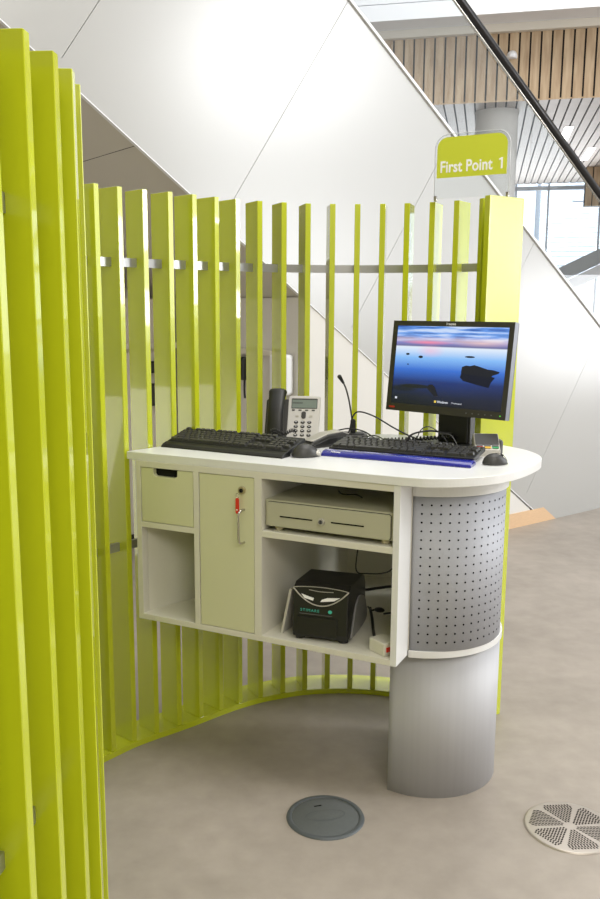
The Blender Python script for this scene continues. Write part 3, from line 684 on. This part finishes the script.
mb = MB(); mb.text('7 Professional', .0068, Matrix.Translation(sc_(.565,.047,-.0015)) @ Mm.to_3x3().to_4x4(), TXTE, depth=.0001); mb.build('screen_subtitle', scr)
pict('screen_emblem', ((.41,.045),(.428,.045),(.428,.072),(.41,.072)), FLAG, -.0015)
pict('screen_icon', ((.035,.06),(.055,.06),(.055,.085),(.035,.085)), TXTE, -.0015)
mb = MB(); mb.text('lenovo', .0115, Mm @ Matrix.Translation((0,fy-.0125,.0006)), WPR, bold=.0003, align='CENTER', spacing=1.1); mb.build('maker_print', mon, 'white lettering on the top bezel')
mb = MB(); mb.prism(rrect(-fx+.012,-fx+.036,-fy+.009,-fy+.0145,.002), .0003,.0008, REDPR, M=Mm); mb.build('red_mark', mon, 'small red mark on the lower bezel')
for k in range(5):
    mb = MB(); mb.cyl((.085+k*.022,-fy+.012,.0006),.0022,.0012,MIDG,n=12,M=Mm); mb.build('button', mon)
mb = MB(); mb.cyl((.203,-fy+.012,.0006),.0018,.0012,mat('green_led',(90,220,60),.4,emis=(90,220,60),estr=.8),n=12,M=Mm); mb.build('power_light', mon, 'green power light')
mb = MB(); mb.box(-.055,.055,.022,.060,.010,.22,BLK,bev=.004); mb.box(.055,.062,.028,.058,.010,.21,GRYP,bev=.002); mb.build('stand_column', mon)
mb = MB(); mb.prism(rrect(-.135,.105,-.085,.105,.012), 0,.012, BLK, bev=.003, seg=2); mb.build('stand_base', mon)

# card terminal
ct = desk_thing('card_terminal', 'small silver card payment terminal with coloured keys right of the monitor', 'card terminal', .993, .427, ZW, math.radians(22))
Mc = Matrix.Translation((0,0,.012)) @ Matrix.Rotation(math.radians(30),4,'X')
mb = MB(); mb.prism([(0,0),(.085,0),(.09,.020),(.080,.058),(.06,.062),(.0,.020)], -.038,.038, SIL, M=My, bev=.004, seg=2); mb.build('body', ct)
Mc = Matrix.Translation((0,.002,.0215)) @ Matrix.Rotation(math.atan2(.042,.06),4,'X')
mb = MB(); mb.prism(rrect(-.035,.035,.020,.068,.003), .0,.0018, GRYP, M=Mc); mb.build('screen', ct, 'dark display')
for i, m in enumerate((RKEY,YELP,GREENP)):
    mb = MB(); mb.prism(rrect(-.033+i*.0235,-.014+i*.0235,.004,.010,.0015), .0,.003, m, M=Mc); mb.build('key', ct, ('red key','yellow key','green key')[i])
    mb = MB(); mb.prism(rrect(-.033+i*.0235,-.014+i*.0235,.0115,.0185,.0015), .0,.003, MIDG, M=Mc); mb.build('key', ct, 'grey key')
mb = MB(); mb.box(.0385,.050,.03,.075,.0,.045,MIDG,bev=.006); mb.build('reader_head', ct, 'grey card reader side')

# cables on the worktop
zc0 = ZW+.003
cable('black cable arching high from the microphone base towards the monitor', [(.470,.500,zc0+.002),(.505,.505,zc0+.03),(.522,.500,zc0+.085),(.548,.495,zc0+.102),(.600,.500,zc0+.088),(.66,.51,zc0+.055),(.71,.53,zc0+.028),(.745,.555,zc0+.012)], .0026)
cable('black cable curving low over the worktop behind the microphone', [(.395,.52,zc0),(.43,.54,zc0+.020),(.48,.56,zc0+.034),(.54,.55,zc0+.030),(.60,.51,zc0+.014),(.66,.48,zc0),(.70,.470,zc0)], .0024)
cable('thin black cable lying between the keyboard and the microphone', [(.520,.575,zc0),(.57,.56,zc0+.016),(.61,.54,zc0+.012),(.64,.50,zc0),(.66,.455,zc0)], .002)
cable('black cable looping left of the monitor stand', [(.70,.50,zc0),(.72,.52,zc0+.034),(.77,.55,zc0+.046),(.82,.57,zc0+.040),(.86,.60,zc0+.035)], .0033)
cable('thin black cable standing in a loop beside the monitor stand', [(.745,.48,zc0+.008),(.76,.49,zc0+.055),(.785,.50,zc0+.066),(.82,.51,zc0+.045),(.84,.515,zc0+.018)], .0017)
cable('thin grey cable looping over the monitor base', [(.82,.50,zc0+.045),(.86,.47,zc0+.050),(.88,.45,zc0+.040),(.905,.43,zc0+.010),(.912,.425,zc0)], .0012, MIDG)
pts = []
for i in range(170):
    t = i/169; a = t*2*PI*20; c = V((.62+.235*t, .535+.03*t, ZW+.010+.024*t)); pts.append(c+V((0, math.cos(a)*.0055, math.sin(a)*.0055)))
mb = MB(); mb.tube(pts, .0027, BLK, n=5, smooth_path=False); ob = mb.build('coiled_cable'); ob.location = (C0[0],C0[1],0); ob.rotation_euler = (0,0,TH); tag(ob, 'coiled black cable on the worktop left of the monitor stand', 'cable')
CR0, CR1 = (.868,.640,1.064), (.925,.590,1.018)
pts = []
for i in range(80):
    t = i/79; a = t*2*PI*9; c = V((CR0[0]+(CR1[0]-CR0[0])*t, CR0[1]+(CR1[1]-CR0[1])*t, CR0[2]+(CR1[2]-CR0[2])*t)); pts.append(c+V((0, math.cos(a)*.0058, math.sin(a)*.0058)))
mb = MB(); mb.tube(pts, .0018, BLK, n=5, smooth_path=False); ob = mb.build('coiled_cable'); ob.location = (C0[0],C0[1],0); ob.rotation_euler = (0,0,TH); tag(ob, 'coiled black cable hanging between the monitor stand and the card terminal', 'cable')

# ------------------------------------------------------------------ floor
mb = MB(); mb.box(-9,16,-5,27,-.1,-.0002,FLOORM); struct(mb.build('floor'))
fb = thing('floor_box', 'round grey floor outlet cover set in the floor in front of the desk', 'floor outlet', (.1182,2.305,0))
mb = MB(); mb.lathe([(.0,.004),(.094,.004),(.0965,.0025)], GRYC); mb.build('lid', fb)
mb = MB(); mb.lathe([(.0966,.0035),(.099,.0055),(.110,.0045),(.1125,.0),], GRYR); mb.build('rim', fb, 'raised grey rim')
def ell(cx, cy, a, b2, rot, n=40): return [(cx+a*math.cos(q)*math.cos(rot)-b2*math.sin(q)*math.sin(rot), cy+a*math.cos(q)*math.sin(rot)+b2*math.sin(q)*math.cos(rot)) for q in [2*PI*i/n for i in range(n)]]
mb = MB(); e1 = ell(0,.004,.058,.026,.20); e2 = ell(0,.004,.0565,.0245,.20)
for i in range(40): mb.poly([(*e1[i],.0048),(*e1[(i+1)%40],.0048),(*e2[(i+1)%40],.0048),(*e2[i],.0048)], GRYR)
mb.build('inlay', fb, 'oval outline on the lid')
mb = MB(); mb.box(-.011,.011,-.002,.002,.004,.0048,HOLE,M=Matrix.Translation((-.020,.052,0)) @ Matrix.Rotation(.3,4,'Z')); mb.build('lift_slot', fb, 'dark lift slot')

fv = thing('floor_vent', 'round steel floor air vent with six slotted segments near the right edge', 'air vent', (.8065,2.258,0))
RV = .1265
mb = MB(); mb.lathe([(0,.005),(RV-.006,.005),(RV-.002,.004),(RV,.0)], STEEL if False else mat('vent_metal',(186,177,166),.38,metal=.6), n=72); mb.build('plate', fv)
for sct in range(6):
    mb = MB(); a0 = math.radians(60*sct+34)
    alt = sct % 2 == 0
    R6 = Matrix.Rotation(a0, 4, 'Z')
    n_r = 11
    for i in range(n_r):
        rr = .022+i*(.112-.022)/n_r
        half = rr*math.tan(math.radians(26)); cnt = max(1, int(half*2/.0085))
        for j in range(cnt):
            y = (j-(cnt-1)/2)*.0085
            if (rr*rr+y*y) > .112**2: continue
            l = .0035
            sl = [(rr-l,y-.0030),(rr+l,y-.0016),(rr+l,y+.0030),(rr-l,y+.0016)]
            mb.poly([R6 @ V((a,b2,.0054)) for a, b2 in sl], VSLOT)
    mb.build('slot_segment', fv, 'segment of dark slots')

# ------------------------------------------------------------------ the stair side wall
WA = V((1.9085, 5.985, 0)); WT = V((.79274,.60957,0)); WN = V((-.60957,.79274,0))      # along, away from the desk
def wp(s, z, o=0.0): return WA+WT*s+WN*o+V((0,0,z))
al = math.atan(.6925); ca, sa_ = math.cos(al), math.sin(al)
def qw(q, w): # along slope, perpendicular to slope -> s, z
    return (q*ca+w*sa_, -q*sa_+w*ca)
def clipz(P):
    out = []
    for i in range(len(P)):
        a, b2 = P[i], P[(i+1) % len(P)]
        if a[1] >= 0: out.append(a)
        if (a[1] >= 0) != (b2[1] >= 0):
            t = a[1]/(a[1]-b2[1]); out.append((a[0]+(b2[0]-a[0])*t, 0.0))
    return out
def wall_prism(mb, P, o0, o1, m, bev=0):
    Mw = Matrix(((WT.x, 0, WN.x, WA.x), (WT.y, 0, WN.y, WA.y), (0, 1, 0, 0), (0,0,0,1)))
    if len(P) >= 3: mb.prism(P, o0, o1, m, M=Mw, bev=bev, seg=1)
W0, W1, WS = -.074, 1.300, -.018
seams = [-4.33-.977*2+.977*k for k in range(10)]
mb = MB()
for k in range(len(seams)-1):
    q0, q1 = seams[k]+.0012, seams[k+1]-.0012
    wall_prism(mb, clipz([qw(q0,WS),qw(q1,WS),qw(q1,W1),qw(q0,W1)]), 0, .02, WALLM)
wall_prism(mb, clipz([qw(seams[0],W0),qw(seams[-1],W0),qw(seams[-1],WS),qw(seams[0],WS)]), 0, .02, WALLM)
struct(mb.build('wall_stair'))
mb = MB(); wall_prism(mb, clipz([qw(seams[0],W0+.012),qw(seams[-1],W0+.012),qw(seams[-1],W1-.004),qw(seams[0],W1-.004)]), .021, .10, PLAS); struct(mb.build('wall_stair_core'))
mb = MB(); wall_prism(mb, clipz([qw(seams[0],W1+.001),qw(seams[-1],W1+.001),qw(seams[-1],W1+.016),qw(seams[0],W1+.016)]), -.012, .10, PLAS); struct(mb.build('trim_1'))
mb = MB(); wall_prism(mb, clipz([qw(seams[0],W0-.005),qw(-.03,W0-.005),qw(-.03,W0-.0005),qw(seams[0],W0-.0005)]), -.003, .02, PLAS); struct(mb.build('trim_3'))
# sloping underside of the stair
mb = MB()
def P3(q, w, o): s, z = qw(q, w); return wp(s, z, o)
for k in range(3):
    q0, q1 = (-7.2, -3.88, -1.9)[k], (-3.88, -1.9, -.9)[k]
    g = .003
    for (oa, ob) in ((.0205,1.75),):
        mb.poly([P3(q0+g,W0,oa), P3(q1,W0,oa), P3(q1,W0,ob), P3(q0+g,W0,ob)], SOFM)
mb.poly([P3(-7.2,W0+.008,.0205), P3(-.9,W0+.008,.0205), P3(-.9,W0+.01,1.75), P3(-7.2,W0+.01,1.75)], DKB)
struct(mb.build('ceiling_stair_underside'))
# stair treads above the sloping underside
mb = MB(); 
stp = [qw(-7.2,W0+.03)]
for k in range(26):
    s0, z0 = qw(-.1-k*.30/ca if False else -.1, W0+.03)
pts_ = []; s_ = -5.9; 
base_z = lambda s: -.02-.6925*s+.10
while s_ < .2: pts_ += [(s_, base_z(s_)), (s_+.27, base_z(s_))]; s_ += .27
low_ = [(s_, max(0, -.065-.6925*s_)), (-5.9, -.065+.6925*5.9)]
wall_prism(mb, pts_+[(s_, max(0.0, base_z(s_)-.1))]+[(-5.9, -.06+.6925*5.9)] if True else low_, .11, 1.7, PLASW); struct(mb.build('stair_flight'))
# infill wall below the stair with timber skirting
mb = MB(); wall_prism(mb, [(-2.29,.0),(-.16,.0),(-2.29,1.505)], .004, .02, INFM)
struct(mb.build('wall_infill'))
mb = MB(); wall_prism(mb, [(-2.29,.0),(-.02,.0),(-.165,.10),(-2.29,.10)], -.004, .0035, SKIRT); struct(mb.build('baseboard_stair'))
mb = MB(); wall_prism(mb, [(-2.31,0),(-2.29,0),(-2.29,1.49),(-2.31,1.50)], .021, 1.7, INFM); struct(mb.build('wall_infill_return'))
# wall and cupboards beyond, under the stair
mb = MB(); wall_prism(mb, [(-8,0),(-2.33,0),(-2.33,3.4),(-8,5.4)], 1.78, 1.85, PLASW); struct(mb.build('wall_back_under_stair'))
cb = thing('storage_cupboard', 'pale waist high cupboard run glimpsed through the slats under the stair', 'cupboard', tuple(wp(-2.36,0,1.2)), math.atan2(WT.y,WT.x))
mb = MB(); mb.box(-3.6,0,0,.45,.05,1.50,PARTM,bev=.004); mb.build('body', cb)
mb = MB(); mb.box(-3.6,0,.03,.42,0,.05,GRYP); mb.build('plinth', cb)
for k in range(6):
    mb = MB(); mb.box(-3.6+k*.6+.004,-3.0+k*.6-.004,-.018,-.001,.06,1.18,PARTM,bev=.002); mb.build('door', cb)
mb = MB(); mb.box(-3.6,0,-.05,.0,1.20,1.235,PARTM,bev=.003); mb.build('ledge', cb)
RZ = math.atan2(WN.y, WN.x)
bx = thing('wall_unit', 'white rounded wall unit beside the infill wall behind the slats', 'wall unit', tuple(wp(-2.312,.99,.05)), RZ)
mb = MB(); mb.box(0,.15,0,.06,0,.215,PLAS,bev=.02,seg=4); mb.build('housing', bx)
bh = thing('hanging_handset', 'black wall handset with dangling cord seen between two slats', 'handset', tuple(wp(-2.312,1.045,.445)), RZ)
mb = MB(); mb.box(0,.10,.001,.05,.0,.13,BLK,bev=.012); mb.build('housing', bh)
mb = MB(); mb.tube([(.02,.03,.01),(.015,.035,-.05),(.017,.03,-.10)], .006, BLK); mb.build('cord', bh)
lg = thing('wall_ledge', 'thin pale ledge running along the low wall under the stair', 'ledge', tuple(wp(-2.312,1.19,.22)), RZ)
mb = MB(); mb.box(0,1.4,.0,.03,0,.03,PLASW,bev=.003); mb.build('strip', lg)
for (s_, z_, w_, h_, lab) in ((-2.565,1.055,.14,.07,'small black device on the cupboard behind the third slat gap'),(-2.565,.855,.16,.135,'dark blue black box under the small black device behind the slats')):
    e = thing('equipment_box', lab, 'equipment', tuple(wp(s_, z_, 1.18)), math.atan2(WT.y,WT.x)); mb = MB(); mb.box(-w_/2,w_/2,-.06,-.001,0,h_,BLK,bev=.006); mb.build('case', e); mb = MB(); mb.box(-w_/2+.01,w_/2-.01,-.063,-.0602,.01,h_-.01,GRYP); mb.build('front', e)

# ------------------------------------------------------------------ glass balustrade and handrail
gb = thing('glass_balustrade', 'clear glass balustrade with dark metal handrail climbing the stair', 'balustrade', tuple(wp(0,0,.05)), math.atan2(WT.y,WT.x))
rz_ = lambda s: 2.445-.640*s
Mg = Matrix.Rotation(PI/2, 4, 'X')
joints = [-5.2,-3.75,-2.25,-.42,1.05,2.4]
for a, b2 in zip(joints, joints[1:]):
    mb = MB(); mb.prism([(a+.006, 1.605-.6925*(a+.006)),(b2-.006, 1.605-.6925*(b2-.006)),(b2-.006, rz_(b2)-.02),(a+.006, rz_(a)-.02)], -.006,.006, GLASS, M=Mg); mb.build('glass_pane', gb)
mb = MB(); mb.tube([(-5.2,0,rz_(-5.2)),(2.5,0,rz_(2.5))], .027, RAILB, n=20, smooth_path=False); mb.build('handrail', gb, 'dark metal handrail')
mb = MB(); mb.box(-5.2,0,-.010,.010,0,.012,RAILB)
mb = MB(); mb.tube([(-5.2,.0,rz_(-5.2)-.040),(2.5,.0,rz_(2.5)-.040)], .008, STEEL, n=8, smooth_path=False); mb.build('glass_channel', gb, 'pale metal channel under the rail')

# ------------------------------------------------------------------ far hall: timber bulkhead, soffit, column, windows
AZ = math.radians(12.7); FD = V((math.sin(AZ), math.cos(AZ), 0)); FR = V((math.cos(AZ), -math.sin(AZ), 0)); FO = FD*12.75
Mh = Matrix(((FR.x, FD.x, 0, FO.x), (FR.y, FD.y, 0, FO.y), (0,0,1,0), (0,0,0,1)))   # local x right, y away, z up
ZS = 4.2; ZF = 5.06
def hbox(mb, *a, **k): mb.box(*a, M=Mh, **k)
BW = .139; X0 = -1.93
mb = MB(); hbox(mb, X0, 9, .02, .3, ZS, ZF, DKB)
k = 0
while X0+k*BW < 9:
    hbox(mb, X0+k*BW+.012, X0+(k+1)*BW-.012, 0, .02, ZS+.0, ZF, WOOD); k += 1
struct(mb.build('wall_bulkhead'))
mb = MB(); k = -16
hbox(mb, -3.2, 9, .02, 8.2, ZS+.012, ZS+.10, DKB)
while X0+k*BW < 9:
    hbox(mb, X0+k*BW+.012, X0+(k+1)*BW-.012, .0, 8.2, ZS-.006, ZS+.012, SOFW); k += 1
hbox(mb, -3.2, 9, -.006, 0, ZS-.006, ZS+.012, WOOD)
struct(mb.build('ceiling_soffit'))
mb = MB(); hbox(mb, -3.2, 9, -.08, .35, ZF, ZF+.10, PLASW); hbox(mb, -9, 9, -.5, .4, ZF+.10, ZF+.30, PLAS); hbox(mb, -9, 9, -.46, .4, ZF+.30, ZF+.31, MULL); hbox(mb, -9, 9, -.5, .4, ZF+.31, 8.6, PLAS); struct(mb.build('trim_2'))
def hp(x, y, z=0): return tuple(Mh @ V((x,y,z)))
clm = thing('round_column', 'round pale concrete column under the timber bulkhead behind the sign', 'column', hp(.04,.62), -AZ)
mb = MB(); mb.lathe([(.295,0),(.295,ZS-.012)], CONC, n=40); mb.build('shaft', clm); mb = MB(); mb.lathe([(.305,ZS-.045),(.305,ZS-.008)], CONC, n=40); mb.build('collar', clm)
for (x, y, lab) in ((1.06,1.85,'linear ceiling light in the soffit, nearer one left of the pair'),(1.60,3.75,'linear ceiling light in the soffit, farther one right of the pair')):
    l = thing('ceiling_light', lab, 'light', hp(x,y,ZS-.006), -AZ, 'linear lights in the timber soffit'); mb = MB(); mb.box(0,.13,0,1.3,-.010,-.004,LAMP); mb.build('diffuser', l); mb = MB(); mb.box(-.006,.136,-.006,1.306,-.005,-.001,RAILB); mb.build('frame', l)
df = thing('dome_fitting', 'small white dome fitting on the timber bulkhead left of the handrail', 'fitting', hp(.20,-.001,4.76), -AZ); mb = MB(); mb.ellipsoid((0,0,0),.07,.10,.075,PLAS,n=12,cut=-.03); mb.build('dome', df)
# far timber wall at the right and window wall
mb = MB(); hbox(mb, 1.8, 9, 5.92, 6.1, 3.45, ZS-.01, DKB); k = 0
while 1.8+k*BW < 8.8:
    hbox(mb, 1.8+k*BW+.010, 1.8+(k+1)*BW-.010, 5.9, 5.92, 3.45, ZS-.01, WOOD); k += 1
struct(mb.build('wall_far_timber'))
mb = MB()
for x in (-6.5,-5,-3.5,-2,-.6,.55,1.25,2.35,3.6,5,6.5): hbox(mb, x-.022, x+.022, 8.1, 8.2, 0, ZS-.01, MULL)
for z in (.0, ZS-.15): hbox(mb, -6.5, 6.5, 8.1, 8.2, z, z+.08, MULL)
struct(mb.build('window_1'))
mb = MB(); hbox(mb, -6.5, 6.5, 8.14, 8.15, 0, ZS-.01, WGLASS); struct(mb.build('window_glazing_1'))
# tall bluish window seen through the glass left of the bulkhead
mb = MB()
for k in range(26): hbox(mb, -7.0+k*.24, -6.96+k*.24, 1.9, 2.0, 0, 8, MULL)
struct(mb.build('window_2'))
# outside
sb = thing('brick_building', 'pale building with fine courses seen through the far window', 'building', hp(2.6,14), -AZ)
mb = MB(); mb.box(-1.2,1.0,0,3,0,5.2,PALEB)
for k in range(40): mb.box(-1.21,1.01,-.02,0,.1+k*.13,.125+k*.13,PLAS)
mb.build('facade', sb)
mb = MB(); mb.box(-.35,.35,-.06,-.021,4.45,4.62,MULL,bev=.02); mb.build('window', sb)
st = thing('far_staircase', 'far staircase with grey balustrade behind the glass at the right edge', 'staircase', hp(1.8,4.6), -AZ)
Mst = Matrix.Rotation(PI/2,4,'X')
mb = MB(); mb.prism([(-.65,1.86),(1.6,2.96),(1.6,3.24),(-.65,2.14)], -.03,.03, BALU, M=Mst); mb.build('balustrade', st, 'grey balustrade panel')
mb = MB(); mb.prism([(-.65,1.62),(1.6,2.72),(1.6,2.94),(-.65,1.84)], -.9,.03, PLAS, M=Mst); mb.build('stringer', st, 'white stringer')
mb = MB(); mb.box(.78,.98,.1,.3,0,4.1,PLAS); mb.build('post', st); 

# ------------------------------------------------------------------ room shell that lights and closes the place
mb = MB(); mb.box(-9,16,-5.2,-5,0,9,PLASW); struct(mb.build('wall_rear'))
mb = MB(); mb.box(-9.2,-9,-5,27,0,9,PLASW); struct(mb.build('wall_left'))
mb = MB(); mb.box(-9,16,-5,.3,4.7,4.9,PLASW); struct(mb.build('ceiling_light_block'))  # unseen slab added to keep overhead sky light off the near slats

# ------------------------------------------------------------------ light
w = bpy.data.worlds.new('world'); bpy.context.scene.world = w; w.use_nodes = True; nt = w.node_tree; bg = nt.nodes['Background']
tc = nt.nodes.new('ShaderNodeTexCoord')
def lobe(d, p0, p1, c0, c1):
    dt = nt.nodes.new('ShaderNodeVectorMath'); dt.operation = 'DOT_PRODUCT'; dt.inputs[1].default_value = V(d).normalized(); nt.links.new(tc.outputs['Generated'], dt.inputs[0])
    mr = nt.nodes.new('ShaderNodeMapRange'); mr.interpolation_type = 'SMOOTHSTEP'; mr.inputs['From Min'].default_value = p0; mr.inputs['From Max'].default_value = p1; nt.links.new(dt.outputs['Value'], mr.inputs[0])
    mx = nt.nodes.new('ShaderNodeMix'); mx.data_type = 'RGBA'; mx.inputs['A'].default_value = (*c0,1); mx.inputs['B'].default_value = (*c1,1); nt.links.new(mr.outputs[0], mx.inputs['Factor']); return mx.outputs['Result']
a_ = lobe((.5,.1,.86), -.4, .9, (.23,.225,.215), (.66,.67,.69))
b_ = lobe((.25,1,.05), .45, .9, (0,0,0), (1.5,1.62,1.8))
ad = nt.nodes.new('ShaderNodeVectorMath'); ad.operation = 'ADD'; nt.links.new(a_, ad.inputs[0]); nt.links.new(b_, ad.inputs[1])
nt.links.new(ad.outputs[0], bg.inputs[0]); bg.inputs[1].default_value = .76
def area(name, loc, target, sx, sy, power, col):
    l = bpy.data.lights.new(name, 'AREA'); l.shape = 'RECTANGLE'; l.size = sx; l.size_y = sy; l.energy = power; l.color = col
    o = bpy.data.objects.new(name, l); C.objects.link(o); o.location = loc; o.rotation_euler = (V(target)-V(loc)).to_track_quat('-Z','Y').to_euler(); return o
area('assumed_window_light', (9.5,3.2,3.4), (0,3.8,1.4), 6, 5, 190, (.93,.97,1.0))  # bare area lamp for daylight assumed at the right; no window is built
area('high_glare_light', (9.5,1.8,5.4), (0,4.6,2.6), 1.9, 1.6, 250, (.97,.98,1.0))  # assumed, unbuilt window: lamp placed to glare high on the stair wall
area('low_glare_light', (9.5,6.4,1.2), (2,6.0,1.2), 1.5, 1.5, 95, (.97,.98,1.0))  # lamp added for the bright spot low on the stair wall, no opening there
area('assumed_skylight', (2.0,3.5,8.0), (.8,3.5,0), 5, 5, 210, (1,.99,.97))  # overhead area lamp; the roof light is assumed, none is modelled
area('side_glare_light', (9.5,.93,2.68), (.7,2.9,1.7), .86, .85, 40, (.97,.98,1.0))  # lamp patches added and sized for white reflections in the end panel
area('side_glare_light', (9.5,.93,1.45), (.7,2.9,1.5), .86, .5, 24, (.97,.98,1.0))
area('side_glare_light', (9.5,2.35,2.1), (-.2,2.9,1.6), 1.0, 1.2, 60, (.97,.98,1.0))  # added the same way, for glare on the slat edges
area('stair_fill_light', tuple(wp(-5.4,.5,.95)), tuple(wp(-2.6,1.8,.7)), 1.6, 1.0, 9, (1,.96,.9))  # added fill lamp, brightens the low wall and soffit below the stair
area('slat_fill_light', (1.0,1.55,3.9), (.2,3.0,1.3), 1.4, 1.0, 34, (1,.97,.92))  # fill lamp added above the desk to brighten the far slats
area('rear_fill_light', (1.0,-2.8,4.2), (.5,3,1.2), 2.6, 2.0, 125, (1,.97,.92))  # added fill from behind the camera for the far slats and desk
area('hall_window_light', tuple(Mh @ V((1.0,7.9,1.6))), tuple(Mh @ V((1.0,0,4.2))), 6, 2.6, 420, (.95,.98,1.0))
area('hall_fill_light', tuple(Mh @ V((1.0,-3.0,8.5))), tuple(Mh @ V((1.0,.5,4.6))), 6, 2, 230, (1,.98,.96))  # added fill lamp aimed at the timber bulkhead
area('outdoor_daylight', tuple(Mh @ V((1.0,9.0,7.0))), tuple(Mh @ V((2.6,14,2.5))), 8, 4, 1500, (.93,.97,1.0))  # area lamp added outside to brighten the facade beyond the far window

vs = bpy.context.scene.view_settings
bpy.context.scene.display_settings.display_device = 'sRGB'
vs.view_transform = 'Standard'; vs.look = 'None'; vs.exposure = 0.1; vs.gamma = 1.0; vs.use_curve_mapping = False
